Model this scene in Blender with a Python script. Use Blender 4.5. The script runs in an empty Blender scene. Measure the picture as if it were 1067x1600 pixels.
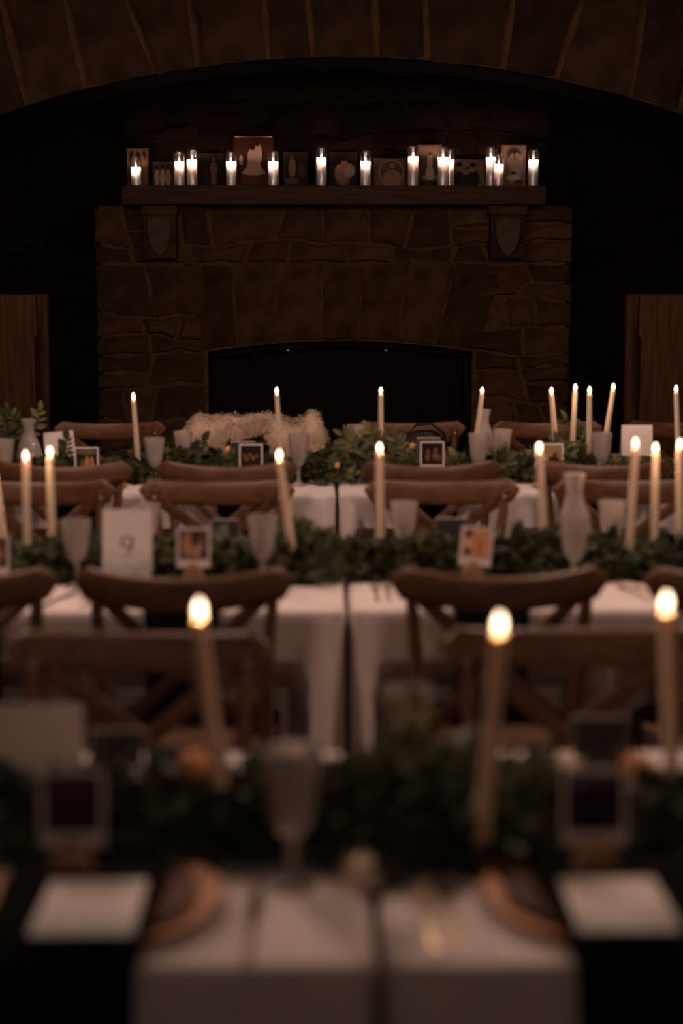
import bpy, bmesh, math, random
from mathutils import Vector, Matrix, noise
random.seed(7)
R = random.Random(11)
sc = bpy.context.scene
COL = sc.collection
# ------------------------------------------------------------------ camera
FPX = 2400.0
PITCH, YAW, CZ = math.radians(8.83), math.radians(0.907), 1.58
cam_d = bpy.data.cameras.new('camera')
cam = bpy.data.objects.new('camera', cam_d); COL.objects.link(cam); sc.camera = cam
cam.location = (0, 0, CZ)
cam.rotation_euler = (math.radians(90) - PITCH, 0, -YAW)
cam_d.sensor_width = 36; cam_d.sensor_fit = 'AUTO'
cam_d.lens = FPX / 1600 * 36
cam_d.clip_start = 0.05; cam_d.clip_end = 60
cam_d.dof.use_dof = True
cam_d.dof.focus_distance = 8.9
cam_d.dof.aperture_fstop = 1.45
FW = Vector((math.sin(YAW) * math.cos(PITCH), math.cos(YAW) * math.cos(PITCH), -math.sin(PITCH)))
RT = Vector((math.cos(YAW), -math.sin(YAW), 0)); UP = RT.cross(FW)
def ray(px, py): return FW + RT * ((px - 533.5) / FPX) + UP * ((800 - py) / FPX)
def atZ(px, py, z):
    r = ray(px, py); return Vector((0, 0, CZ)) + r * ((z - CZ) / r.z)
def atY(px, py, y):
    r = ray(px, py); return Vector((0, 0, CZ)) + r * (y / r.y)
# ------------------------------------------------------------------ world, lamps, exposure
w = bpy.data.worlds.new('world'); sc.world = w; w.use_nodes = True
w.node_tree.nodes['Background'].inputs[0].default_value = (0.02, 0.012, 0.009, 1)
w.node_tree.nodes['Background'].inputs[1].default_value = 0.3
sc.view_settings.view_transform = 'Standard'; sc.view_settings.look = 'None'
sc.view_settings.gamma = 1; sc.view_settings.use_curve_mapping = False
sc.view_settings.exposure = 0.0
sc.cycles.max_bounces = 10; sc.cycles.transparent_max_bounces = 16
sc.cycles.transmission_bounces = 8; sc.cycles.glossy_bounces = 3; sc.cycles.diffuse_bounces = 3
sc.cycles.volume_bounces = 0
sc.cycles.caustics_reflective = False; sc.cycles.caustics_refractive = False
sc.cycles.sample_clamp_indirect = 3.0
sc.cycles.use_light_tree = True
ADDED_PENDANTS = [  # x, y, z, watts; unseen lamps added to fill the tables with light
    (-1.05, 3.62, 2.5, 44), (1.2, 3.62, 2.5, 44), (-1.1, 5.5, 2.72, 40), (1.25, 5.5, 2.72, 40), (0.1, -1.4, 2.9, 23)]
ADDED_PEND_COL = (1.0, 0.72, 0.62)
TAPER_W, PILLAR_W = 0.45, 0.5
FLAME_COL = (1.0, 0.60, 0.36)
PILLAR_COL = (1.0, 0.64, 0.53)
# ------------------------------------------------------------------ helpers
class MB:
    def __init__(s): s.v, s.f, s.m, s.uv = [], [], [], {}
    def add(s, vs, fs, mi=0):
        b = len(s.v); s.v += [tuple(p) for p in vs]
        s.f += [tuple(b + i for i in f) for f in fs]; s.m += [mi] * len(fs); return s
    def box(s, x0, x1, y0, y1, z0, z1, mi=0, bev=0.0):
        if bev <= 0:
            vs = [(x, y, z) for z in (z0, z1) for y in (y0, y1) for x in (x0, x1)]
            return s.add(vs, [(0, 2, 3, 1), (4, 5, 7, 6), (0, 1, 5, 4), (2, 6, 7, 3), (0, 4, 6, 2), (1, 3, 7, 5)], mi)
        bm = bmesh.new(); bmesh.ops.create_cube(bm, size=1)
        for q in bm.verts:
            q.co = Vector(((x0 + x1) / 2 + q.co.x * (x1 - x0), (y0 + y1) / 2 + q.co.y * (y1 - y0), (z0 + z1) / 2 + q.co.z * (z1 - z0)))
        bmesh.ops.bevel(bm, geom=bm.edges[:], offset=bev, segments=2, affect='EDGES', profile=0.5)
        bm.verts.index_update()
        s.add([q.co[:] for q in bm.verts], [[q.index for q in f.verts] for f in bm.faces], mi); bm.free(); return s
    def tube(s, pts, rad, n=8, ref=None, cap=True, mi=0, sq=1.0):
        """sweep an (a,b) ellipse along pts; rad is a number, a pair or a list of them; ref = direction of the a axis"""
        pts = [Vector(p) for p in pts]; N = len(pts); rings = []
        for i, p in enumerate(pts):
            t = (pts[min(i + 1, N - 1)] - pts[max(i - 1, 0)]).normalized()
            a = Vector(ref) if ref is not None else (Vector((0, 0, 1)) if abs(t.z) < 0.8 else Vector((1, 0, 0)))
            a = (a - t * a.dot(t)).normalized(); b = t.cross(a)
            r = rad[i] if isinstance(rad, list) else rad
            ra, rb = r if isinstance(r, (tuple, list)) else (r, r)
            ring = []
            for k in range(n):
                th = 2 * math.pi * (k + 0.5) / n; c, q = math.cos(th), math.sin(th)
                c = math.copysign(abs(c) ** sq, c); q = math.copysign(abs(q) ** sq, q)
                ring.append(p + a * (ra * c) + b * (rb * q))
            rings.append(ring)
        vs = [q for r in rings for q in r]; fs = []
        for i in range(N - 1):
            for k in range(n):
                k2 = (k + 1) % n; fs.append((i * n + k, i * n + k2, (i + 1) * n + k2, (i + 1) * n + k))
        if cap: fs += [tuple(range(n))[::-1], tuple((N - 1) * n + k for k in range(n))]
        return s.add(vs, fs, mi)
    def lathe(s, prof, n=20, c=(0, 0, 0), mi=0, facet=None):
        vs, fs = [], []; ring = []
        for r, z in prof:
            if r < 1e-5: ring.append([len(vs)]); vs.append((c[0], c[1], c[2] + z)); continue
            ids = []
            for k in range(n):
                th = 2 * math.pi * k / n; rr = r * (facet(th, z) if facet else 1)
                ids.append(len(vs)); vs.append((c[0] + rr * math.cos(th), c[1] + rr * math.sin(th), c[2] + z))
            ring.append(ids)
        for A, B in zip(ring, ring[1:]):
            for k in range(n):
                k2 = (k + 1) % n
                if len(A) == 1 and len(B) == 1: continue
                if len(A) == 1: fs.append((A[0], B[k2], B[k]))
                elif len(B) == 1: fs.append((A[k], A[k2], B[0]))
                else: fs.append((A[k], A[k2], B[k2], B[k]))
        return s.add(vs, fs, mi)
    def mesh(s, name, mats, smooth=None):
        me = bpy.data.meshes.new(name); me.from_pydata(s.v, [], s.f)
        for m in (mats if isinstance(mats, (list, tuple)) else [mats]): me.materials.append(m)
        for p, i in zip(me.polygons, s.m): p.material_index = i
        me.validate(); 
        bm = bmesh.new(); bm.from_mesh(me); bmesh.ops.recalc_face_normals(bm, faces=bm.faces[:]); bm.to_mesh(me); bm.free()
        if smooth is not None:
            me.polygons.foreach_set('use_smooth', [True] * len(me.polygons))
            if smooth < 179: me.set_sharp_from_angle(angle=math.radians(smooth))
        me.update(); return me
    def obj(s, name, mats, parent=None, smooth=40, loc=None):
        return link(name, s.mesh(name, mats, smooth), parent, loc)
def link(name, data, parent=None, loc=None):
    o = bpy.data.objects.new(name, data); COL.objects.link(o)
    if parent is not None: o.parent = parent
    if loc is not None: o.location = loc
    return o
def tag(o, label, cat, group=None, kind=None):
    o['label'] = label; o['category'] = cat
    if group: o['group'] = group
    if kind: o['kind'] = kind
    return o
def thing(name, label, cat, loc=(0, 0, 0), rz=0.0, group=None):
    o = link(name, None); o.location = loc; o.rotation_euler = (0, 0, rz)
    o.empty_display_size = 0.05
    return tag(o, label, cat, group)
def struct(o): o['kind'] = 'structure'; return o
def dup(root, label, loc, rz=0.0, group=None):
    r = root.copy(); COL.objects.link(r); r.location = loc; r.rotation_euler = (0, 0, rz); r['label'] = label
    if group: r['group'] = group
    for ch in list(root.children):
        c = ch.copy(); COL.objects.link(c); c.parent = r
        for g in list(ch.children):
            d = g.copy(); COL.objects.link(d); d.parent = c
    return r
# ------------------------------------------------------------------ materials
def mat(name, col, rough=0.6, var=0.15, scale=8.0, bump=0.0, bscale=60.0, metal=0.0, spec=0.5, stretch=(1, 1, 1), objrand=0.0, col2=None, **kw):
    m = bpy.data.materials.new(name); m.use_nodes = True; nt = m.node_tree; N, L = nt.nodes, nt.links
    b = N['Principled BSDF']; b.inputs['Roughness'].default_value = rough; b.inputs['Metallic'].default_value = metal
    b.inputs['Specular IOR Level'].default_value = spec
    tc = N.new('ShaderNodeTexCoord'); mp = N.new('ShaderNodeMapping'); mp.inputs['Scale'].default_value = stretch
    L.new(tc.outputs['Object'], mp.inputs[0])
    nz = N.new('ShaderNodeTexNoise'); nz.inputs['Scale'].default_value = scale; nz.inputs['Detail'].default_value = 5
    L.new(mp.outputs[0], nz.inputs['Vector'])
    cr = N.new('ShaderNodeValToRGB')
    c2 = col2 or tuple(min(1, c * (1 + var)) for c in col)
    cr.color_ramp.elements[0].position = 0.3; cr.color_ramp.elements[1].position = 0.7
    cr.color_ramp.elements[0].color = (*[c * (1 - var) for c in col], 1); cr.color_ramp.elements[1].color = (*c2, 1)
    L.new(nz.outputs['Fac'], cr.inputs[0]); out = cr.outputs[0]
    if objrand > 0:
        oi = N.new('ShaderNodeObjectInfo'); mr = N.new('ShaderNodeMapRange')
        mr.inputs['To Min'].default_value = 1 - objrand; mr.inputs['To Max'].default_value = 1 + objrand
        L.new(oi.outputs['Random'], mr.inputs['Value'])
        mx = N.new('ShaderNodeVectorMath'); mx.operation = 'SCALE'
        L.new(out, mx.inputs[0]); L.new(mr.outputs[0], mx.inputs['Scale']); out = mx.outputs[0]
    L.new(out, b.inputs['Base Color'])
    if bump > 0:
        n2 = N.new('ShaderNodeTexNoise'); n2.inputs['Scale'].default_value = bscale; n2.inputs['Detail'].default_value = 4
        L.new(mp.outputs[0], n2.inputs['Vector'])
        bp = N.new('ShaderNodeBump'); bp.inputs['Strength'].default_value = bump; bp.inputs['Distance'].default_value = 0.01
        L.new(n2.outputs['Fac'], bp.inputs['Height']); L.new(bp.outputs[0], b.inputs['Normal'])
    for k, v in kw.items(): b.inputs[k.replace('_', ' ')].default_value = v
    return m
M = {}
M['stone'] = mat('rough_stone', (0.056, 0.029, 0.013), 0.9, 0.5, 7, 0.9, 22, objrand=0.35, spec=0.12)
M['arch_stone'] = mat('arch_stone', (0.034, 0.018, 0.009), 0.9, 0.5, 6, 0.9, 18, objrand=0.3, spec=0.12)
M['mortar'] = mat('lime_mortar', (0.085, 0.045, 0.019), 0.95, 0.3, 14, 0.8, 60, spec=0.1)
M['recess_mortar'] = mat('shaded_mortar', (0.012, 0.007, 0.004), 0.95, 0.3, 14, 0.8, 60, spec=0.03)  # mortar darkened in colour for the shade inside the arch
M['recess_stone'] = mat('shaded_stone', (0.008, 0.0045, 0.0025), 0.95, 0.5, 7, 0.8, 22, objrand=0.35, spec=0.03)  # stone with the arch's shade put into its colour
M['soot_and_shade'] = mat('soot_and_shade', (0.004, 0.0025, 0.0015), 0.95, 0.3, 6, 0.4, 30, spec=0.02)  # firebox soot; on the arch soffit the black is painted shade
M['shield'] = mat('carved_stone', (0.062, 0.040, 0.021), 0.85, 0.3, 16, 0.5, 70)
M['iron'] = mat('black_iron', (0.007, 0.004, 0.002), 0.6, 0.3, 20, 0.1, 90, spec=0.05)
M['oak'] = mat('mantel_oak', (0.055, 0.025, 0.012), 0.65, 0.4, 9, 0.35, 40, spec=0.2, stretch=(0.35, 6, 6))
M['settle_oak'] = mat('settle_oak', (0.052, 0.020, 0.007), 0.6, 0.5, 10, 0.3, 30, spec=0.15, stretch=(5, 5, 0.45))
M['chair'] = mat('walnut_stain', (0.120, 0.050, 0.021), 0.45, 0.35, 12, 0.15, 50, stretch=(1, 4, 4), objrand=0.12)
M['seat'] = mat('woven_rush', (0.10, 0.052, 0.024), 0.75, 0.3, 60, 0.5, 120)
M['cloth'] = mat('white_linen', (0.72, 0.62, 0.58), 0.9, 0.04, 12, 0.12, 260, spec=0.15)
M['tabletop'] = mat('plywood', (0.35, 0.24, 0.15), 0.7, 0.2, 10)
M['steel'] = mat('dull_steel', (0.3, 0.29, 0.28), 0.4, 0.1, 10, metal=0.9)
M['charger'] = mat('acacia_wood', (0.42, 0.165, 0.05), 0.6, 0.4, 14, 0.1, 40, stretch=(1, 5, 5), objrand=0.12)
M['plate'] = mat('dark_stoneware', (0.085, 0.034, 0.018), 0.65, 0.2, 14, spec=0.12)
M['napkin'] = mat('black_green_linen', (0.006, 0.006, 0.0045), 0.9, 0.2, 20, 0.25, 240, spec=0.02)
M['gold'] = mat('brushed_gold', (0.85, 0.60, 0.33), 0.34, 0.08, 30, metal=1.0)
M['knife_metal'] = mat('dark_gilt_knife', (0.16, 0.09, 0.04), 0.35, 0.15, 30, metal=0.8)
M['brass'] = mat('aged_brass', (0.42, 0.26, 0.12), 0.35, 0.2, 30, metal=1.0)
M['blackframe'] = mat('black_backing', (0.012, 0.011, 0.010), 0.5, 0.1, 20)
M['bluecard'] = mat('slate_card', (0.035, 0.038, 0.042), 0.6, 0.1, 20)
M['white'] = mat('matte_card', (0.78, 0.68, 0.635), 0.7, 0.03, 20, spec=0.2)
M['wood_block'] = mat('pale_beech', (0.52, 0.27, 0.15), 0.5, 0.15, 12, stretch=(1, 6, 6))
M['ink'] = mat('brown_ink', (0.13, 0.07, 0.05), 0.6, 0.05, 20)
M['leather'] = mat('black_leather', (0.006, 0.0045, 0.0035), 0.35, 0.1, 30, 0.2, 120, spec=0.2)
M['fleece'] = mat('cream_fleece', (0.70, 0.52, 0.39), 0.95, 0.35, 9, 0.5, 70, spec=0.1)
M['fur'] = mat('cream_wool', (0.76, 0.58, 0.45), 0.9, 0.32, 7, spec=0.15)
M['goldframe'] = mat('gilt_frame', (0.30, 0.15, 0.05), 0.3, 0.2, 30, metal=1.0)
M['darkframe'] = mat('dark_wood_frame', (0.045, 0.022, 0.012), 0.4, 0.2, 20)
M['woodframe'] = mat('brown_frame', (0.06, 0.03, 0.016), 0.45, 0.25, 20)
M['paleframe'] = mat('pale_frame', (0.11, 0.065, 0.042), 0.4, 0.2, 20)
M['bud'] = mat('peach_petal', (0.80, 0.40, 0.16), 0.6, 0.15, 30, objrand=0.1)
M['whitebud'] = mat('ivory_petal', (0.80, 0.66, 0.54), 0.6, 0.1, 30)
M['stem'] = mat('twig_bark', (0.10, 0.075, 0.03), 0.7, 0.2, 30)
M['leaf_dark'] = mat('salal_leaf', (0.042, 0.048, 0.019), 0.45, 0.3, 18, objrand=0.4, spec=0.22)
M['leaf_mid'] = mat('ruscus_leaf', (0.062, 0.066, 0.026), 0.5, 0.3, 18, objrand=0.4, spec=0.22)
M['leaf_pale'] = mat('bay_leaf', (0.115, 0.105, 0.042), 0.55, 0.25, 18, objrand=0.3, spec=0.2)
M['floor'] = mat('floor_boards', (0.055, 0.03, 0.018), 0.5, 0.4, 5, 0.2, 30, stretch=(6, 0.5, 1))
M['plaster'] = mat('dark_panelling', (0.05, 0.03, 0.02), 0.8, 0.2, 3)
M['shade'] = mat('parchment_shade', (0.6, 0.45, 0.3), 0.8, 0.1, 10)
M['wick'] = mat('charred_wick', (0.02, 0.015, 0.01), 0.9, 0.1, 30)
M['taper'] = mat('ivory_wax', (0.72, 0.585, 0.44), 0.5, 0.04, 20, spec=0.25, Subsurface_Weight=0.55, Subsurface_Radius=(1.0, 0.55, 0.28), Subsurface_Scale=0.02)
M['pillar'] = mat('white_wax', (0.96, 0.82, 0.765), 0.5, 0.05, 40, spec=0.35, Subsurface_Weight=1.0, Subsurface_Radius=(1.0, 0.8, 0.7), Subsurface_Scale=0.16, stretch=(6, 6, 0.6))
def glassmat(name, tint, rough, fac_lo, fac_hi):
    m = bpy.data.materials.new(name); m.use_nodes = True; nt = m.node_tree; N, L = nt.nodes, nt.links; N.clear()
    o = N.new('ShaderNodeOutputMaterial'); tr = N.new('ShaderNodeBsdfTransparent'); tr.inputs[0].default_value = (*tint, 1)
    gl = N.new('ShaderNodeBsdfGlossy'); gl.inputs['Roughness'].default_value = rough; gl.inputs[0].default_value = (1, 0.96, 0.93, 1)
    lw = N.new('ShaderNodeLayerWeight'); lw.inputs[0].default_value = 0.35
    mr = N.new('ShaderNodeMapRange'); mr.inputs['To Min'].default_value = fac_lo; mr.inputs['To Max'].default_value = fac_hi
    mx = N.new('ShaderNodeMixShader'); L.new(lw.outputs['Facing'], mr.inputs[0]); L.new(mr.outputs[0], mx.inputs[0])
    L.new(tr.outputs[0], mx.inputs[1]); L.new(gl.outputs[0], mx.inputs[2]); L.new(mx.outputs[0], o.inputs[0]); return m
M['thin_glass'] = glassmat('thin_glass', (0.97, 0.96, 0.95), 0.05, 0.03, 0.55)
def crystal(name, rough):
    m = bpy.data.materials.new(name); m.use_nodes = True; nt = m.node_tree; N, L = nt.nodes, nt.links; b = N['Principled BSDF']
    b.inputs['Base Color'].default_value = (0.95, 0.82, 0.765, 1); b.inputs['Transmission Weight'].default_value = 0.70
    b.inputs['Roughness'].default_value = rough; b.inputs['IOR'].default_value = 1.42
    tc = N.new('ShaderNodeTexCoord'); v = N.new('ShaderNodeTexVoronoi'); v.inputs['Scale'].default_value = 90
    L.new(tc.outputs['Object'], v.inputs['Vector']); bp = N.new('ShaderNodeBump'); bp.inputs['Strength'].default_value = 0.35; bp.inputs['Distance'].default_value = 0.004
    L.new(v.outputs['Distance'], bp.inputs['Height']); L.new(bp.outputs[0], b.inputs['Normal']); return m
M['crystal'] = crystal('cut_crystal', 0.05)
def flamemat():
    m = bpy.data.materials.new('flame'); m.use_nodes = True; nt = m.node_tree; N, L = nt.nodes, nt.links; N.clear()
    o = N.new('ShaderNodeOutputMaterial'); tr = N.new('ShaderNodeBsdfTransparent'); em = N.new('ShaderNodeEmission')
    lw = N.new('ShaderNodeLayerWeight'); lw.inputs[0].default_value = 0.5
    cr = N.new('ShaderNodeValToRGB'); cr.color_ramp.elements[0].color = (1.0, 0.74, 0.50, 1); cr.color_ramp.elements[1].color = (1.0, 0.46, 0.20, 1)
    cr.color_ramp.elements[0].position = 0.25; cr.color_ramp.elements[1].position = 0.95
    L.new(lw.outputs['Facing'], cr.inputs[0]); L.new(cr.outputs[0], em.inputs[0])
    mr = N.new('ShaderNodeMapRange'); mr.inputs['To Min'].default_value = 5.0; mr.inputs['To Max'].default_value = 1.2
    L.new(lw.outputs['Facing'], mr.inputs[0]); L.new(mr.outputs[0], em.inputs[1])
    ad = N.new('ShaderNodeAddShader'); L.new(tr.outputs[0], ad.inputs[0]); L.new(em.outputs[0], ad.inputs[1]); L.new(ad.outputs[0], o.inputs[0])
    m.cycles.emission_sampling = 'NONE'; return m
M['flame'] = flamemat()
def picmat(name, base, blobs, rough=0.25, grad=None):
    """a printed picture: soft ellipses (cx,cy,rx,ry,colour,softness) over a base tone, in UV"""
    m = bpy.data.materials.new(name); m.use_nodes = True; nt = m.node_tree; N, L = nt.nodes, nt.links; b = N['Principled BSDF']
    b.inputs['Roughness'].default_value = 0.6; b.inputs['Specular IOR Level'].default_value = 0.08
    tc = N.new('ShaderNodeTexCoord'); nz = N.new('ShaderNodeTexNoise'); nz.inputs['Scale'].default_value = 9; L.new(tc.outputs['UV'], nz.inputs['Vector'])
    r = N.new('ShaderNodeMixRGB'); r.inputs[1].default_value = (*[c * 0.6 for c in base], 1); r.inputs[2].default_value = (*[c * 1.4 for c in base], 1)
    L.new(nz.outputs['Fac'], r.inputs[0]); out = r.outputs[0]
    for (cx, cy, rx, ry, col, soft) in blobs:
        s = N.new('ShaderNodeVectorMath'); s.operation = 'SUBTRACT'; s.inputs[1].default_value = (cx, cy, 0); L.new(tc.outputs['UV'], s.inputs[0])
        d = N.new('ShaderNodeVectorMath'); d.operation = 'MULTIPLY'; d.inputs[1].default_value = (1 / rx, 1 / ry, 0); L.new(s.outputs[0], d.inputs[0])
        ln = N.new('ShaderNodeVectorMath'); ln.operation = 'LENGTH'; L.new(d.outputs[0], ln.inputs[0])
        mr = N.new('ShaderNodeMapRange'); mr.inputs['From Min'].default_value = 1 - soft; mr.inputs['From Max'].default_value = 1 + soft
        mr.inputs['To Min'].default_value = 1; mr.inputs['To Max'].default_value = 0; L.new(ln.outputs['Value'], mr.inputs['Value'])
        mx = N.new('ShaderNodeMixRGB'); L.new(mr.outputs[0], mx.inputs[0]); L.new(out, mx.inputs[1]); mx.inputs[2].default_value = (*col, 1); out = mx.outputs[0]
    L.new(out, b.inputs['Base Color']); return m
def quad(name, x0, x1, z0, z1, y, m, parent):
    """a printed face towards -Y with UV 0..1"""
    me = bpy.data.meshes.new(name); me.from_pydata([(x0, y, z0), (x1, y, z0), (x1, y, z1), (x0, y, z1)], [], [(0, 1, 2, 3)])
    uv = me.uv_layers.new(name='UVMap')
    for i, c in enumerate(((0, 0), (1, 0), (1, 1), (0, 1))): uv.data[i].uv = c
    me.materials.append(m); return link(name, me, parent)
def hills_mat(name, amt=1.0):
    """white card with a grey-green watercolour wash of hills along its foot (UV)"""
    m = bpy.data.materials.new(name); m.use_nodes = True; nt = m.node_tree; N, L = nt.nodes, nt.links; b = N['Principled BSDF']
    b.inputs['Roughness'].default_value = 0.75; b.inputs['Specular IOR Level'].default_value = 0.15
    tc = N.new('ShaderNodeTexCoord'); sp = N.new('ShaderNodeSeparateXYZ'); L.new(tc.outputs['UV'], sp.inputs[0])
    cur = None
    for k, (h, sc_, col) in enumerate(((0.46, 2.2, (0.62, 0.60, 0.56)), (0.33, 3.0, (0.44, 0.46, 0.44)), (0.20, 4.0, (0.33, 0.36, 0.31)))):
        nz = N.new('ShaderNodeTexNoise'); nz.noise_dimensions = '1D'; nz.inputs['Scale'].default_value = sc_; 
        ax = N.new('ShaderNodeMath'); ax.operation = 'ADD'; ax.inputs[1].default_value = 3.1 * k; L.new(sp.outputs['X'], ax.inputs[0]); L.new(ax.outputs[0], nz.inputs['W'])
        ma = N.new('ShaderNodeMath'); ma.operation = 'MULTIPLY_ADD'; ma.inputs[1].default_value = 0.35; ma.inputs[2].default_value = h - 0.18; L.new(nz.outputs['Fac'], ma.inputs[0])
        sb = N.new('ShaderNodeMath'); sb.operation = 'SUBTRACT'; L.new(ma.outputs[0], sb.inputs[0]); L.new(sp.outputs['Y'], sb.inputs[1])
        mr = N.new('ShaderNodeMapRange'); mr.inputs['From Min'].default_value = 0.0; mr.inputs['From Max'].default_value = 0.03; mr.inputs['To Max'].default_value = 0.75 * amt; L.new(sb.outputs[0], mr.inputs['Value'])
        mx = N.new('ShaderNodeMixRGB'); L.new(mr.outputs[0], mx.inputs[0]); mx.inputs[2].default_value = (*col, 1)
        if cur is None: mx.inputs[1].default_value = (0.80, 0.69, 0.645, 1)
        else: L.new(cur, mx.inputs[1])
        cur = mx.outputs[0]
    L.new(cur, b.inputs['Base Color']); return m
M['hills'] = hills_mat('watercolour_hills')
# ================================================================== STRUCTURE
SEAM = 0.075
YA, YB, YM = 8.0, 9.15, 9.0           # arch face, chimney face, mantel face
XR0, XR1 = -4.2, 4.4
CEIL = 3.5
struct(MB().box(XR0, XR1, -4, 9.8, -0.1, 0).obj('floor', M['floor'], smooth=None))
struct(MB().box(XR0, XR1, -4, 8.45, CEIL, CEIL + 0.1).obj('ceiling', M['plaster'], smooth=None))
struct(MB().box(XR0 - 0.1, XR0, -4, 8.45, 0, CEIL).obj('wall_left', M['plaster'], smooth=None))
struct(MB().box(XR1, XR1 + 0.1, -4, 8.45, 0, CEIL).obj('wall_right', M['plaster'], smooth=None))
struct(MB().box(XR0 - 0.1, XR1 + 0.1, -4.1, -4, 0, CEIL).obj('wall_rear', M['plaster'], smooth=None))

def stone(poly, y, parent, m, proud=0.02, inset=0.010, rnd=R):
    """one stone: a polygon in (x,z), shrunk by the joint, rough outline, domed face towards -Y"""
    n = len(poly); cx = sum(p[0] for p in poly) / n; cz = sum(p[1] for p in poly) / n
    pts = []
    for i in range(n):
        a, b = poly[i], poly[(i + 1) % n]; L = math.hypot(b[0] - a[0], b[1] - a[1])
        k = 2 if L > 0.09 else 1
        for j in range(k):
            t = j / k; pts.append((a[0] + (b[0] - a[0]) * t, a[1] + (b[1] - a[1]) * t))
    out = []
    for (x, z) in pts:
        dx, dz = x - cx, z - cz; L = math.hypot(dx, dz) or 1
        q = inset * rnd.uniform(0.9, 1.7) * 1.25
        out.append((x - dx / L * q, z - dz / L * q))
    pr = proud * rnd.uniform(0.5, 1.5); tx, tz = rnd.uniform(-.06, .06), rnd.uniform(-.06, .06)
    k = len(out); vs, fs = [], []
    for (x, z) in out: vs.append((x - cx, 0.012, z - cz))
    for (x, z) in out: vs.append((x - cx, -pr * 0.6, z - cz))
    for (x, z) in out:
        s = rnd.uniform(0.72, 0.86); X, Z = (x - cx) * s, (z - cz) * s
        vs.append((X, -pr - X * tx - Z * tz + rnd.uniform(-.004, .004), Z))
    vs.append((0, -pr * 1.1, 0)); c = len(vs) - 1
    for i in range(k):
        j = (i + 1) % k
        fs += [(i, j, k + j, k + i), (k + i, k + j, 2 * k + j, 2 * k + i), (2 * k + i, 2 * k + j, c)]
    b = MB(); b.add(vs, fs)
    return b.obj('stone', m, parent, smooth=28, loc=(cx, y, cz))
def rubble(x0, x1, z0, z1, y, parent, m, hmin=0.10, hmax=0.2, wmin=0.14, wmax=0.36, clip=None, seed=1, proud=0.02, inset=0.010):
    rn = random.Random(seed); zs = [z0]
    while zs[-1] < z1 - hmin: zs.append(min(z1, zs[-1] + rn.uniform(hmin, hmax)))
    if z1 - zs[-1] > 0.01: zs[-1] = z1
    ph = [rn.uniform(0, 9) for _ in zs]
    def lz(i, x):
        if i == 0 or i == len(zs) - 1: return zs[i]
        return zs[i] + 0.022 * math.sin(x * 4.1 + ph[i]) + 0.012 * math.sin(x * 11 + ph[i] * 2)
    for i in range(len(zs) - 1):
        x = x0; xs = [x0]
        while x < x1 - wmin:
            x = min(x1, x + rn.uniform(wmin, wmax)); xs.append(x)
        xs[-1] = x1
        sl = [0] + [rn.uniform(-.03, .03) for _ in xs[1:-1]] + [0]
        for j in range(len(xs) - 1):
            a, b = xs[j], xs[j + 1]; ta, tb = sl[j], sl[j + 1]; mid = (a + b) / 2
            p = [(a - ta, lz(i, a)), (mid, lz(i, mid)), (b - tb, lz(i, b)), (b + tb, lz(i + 1, b)), (mid, lz(i + 1, mid)), (a + ta, lz(i + 1, a))]
            if clip and not clip((a + b) / 2, (zs[i] + zs[i + 1]) / 2): continue
            if b - a > 0.24 and zs[i + 1] - zs[i] > 0.15 and rn.random() < 0.3:   # split into two thin stones
                f = rn.uniform(.4, .6); q0 = (a, p[0][1] * (1 - f) + p[5][1] * f); q1 = (b, p[2][1] * (1 - f) + p[3][1] * f)
                stone([p[0], p[1], p[2], q1, q0], y, parent, m, proud, inset, rn); stone([q0, q1, p[3], p[4], p[5]], y, parent, m, proud, inset, rn)
            else: stone(p, y, parent, m, proud, inset, rn)
# --- chimney breast with arched firebox
BX0, BX1 = -1.31, 1.51
FX0, FX1, FZ0, FZ1 = -0.646, 0.922, 1.12, 1.185
def fz(x):
    t = (x - (FX0 + FX1) / 2) / ((FX1 - FX0) / 2); return FZ1 - (FZ1 - FZ0) * t * t
def strip_wall(mb, xs, zlo, zhi, y0, y1):
    vs, fs = [], []; n = len(xs)
    for x in xs: vs += [(x, y0, zlo(x)), (x, y0, zhi(x)), (x, y1, zlo(x)), (x, y1, zhi(x))]
    for i in range(n - 1):
        a, b = 4 * i, 4 * i + 4
        fs += [(a, b, b + 1, a + 1), (a + 2, a + 3, b + 3, b + 2), (a, a + 2, b + 2, b), (a + 1, b + 1, b + 3, a + 3)]
    fs += [(0, 1, 3, 2), (4 * n - 4, 4 * n - 2, 4 * n - 1, 4 * n - 3)]
    mb.add(vs, fs)
mb = MB(); mb.box(BX0 + .04, FX0, YB, 9.6, 0, 1.97); mb.box(FX1, BX1 - .04, YB, 9.6, 0, 1.97)
xs = [FX0 + (FX1 - FX0) * i / 16 for i in range(17)]
strip_wall(mb, xs, fz, lambda x: 1.97, YB, 9.6)
UX0, UX1 = -1.13, 1.385
breast = struct(mb.obj('wall_chimney', M['mortar'], smooth=None))
upper = struct(MB().box(UX0 + .03, UX1 - .03, 9.235, 9.6, 1.97, 3.2).obj('wall_chimney_upper', M['recess_mortar'], smooth=None))
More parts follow.
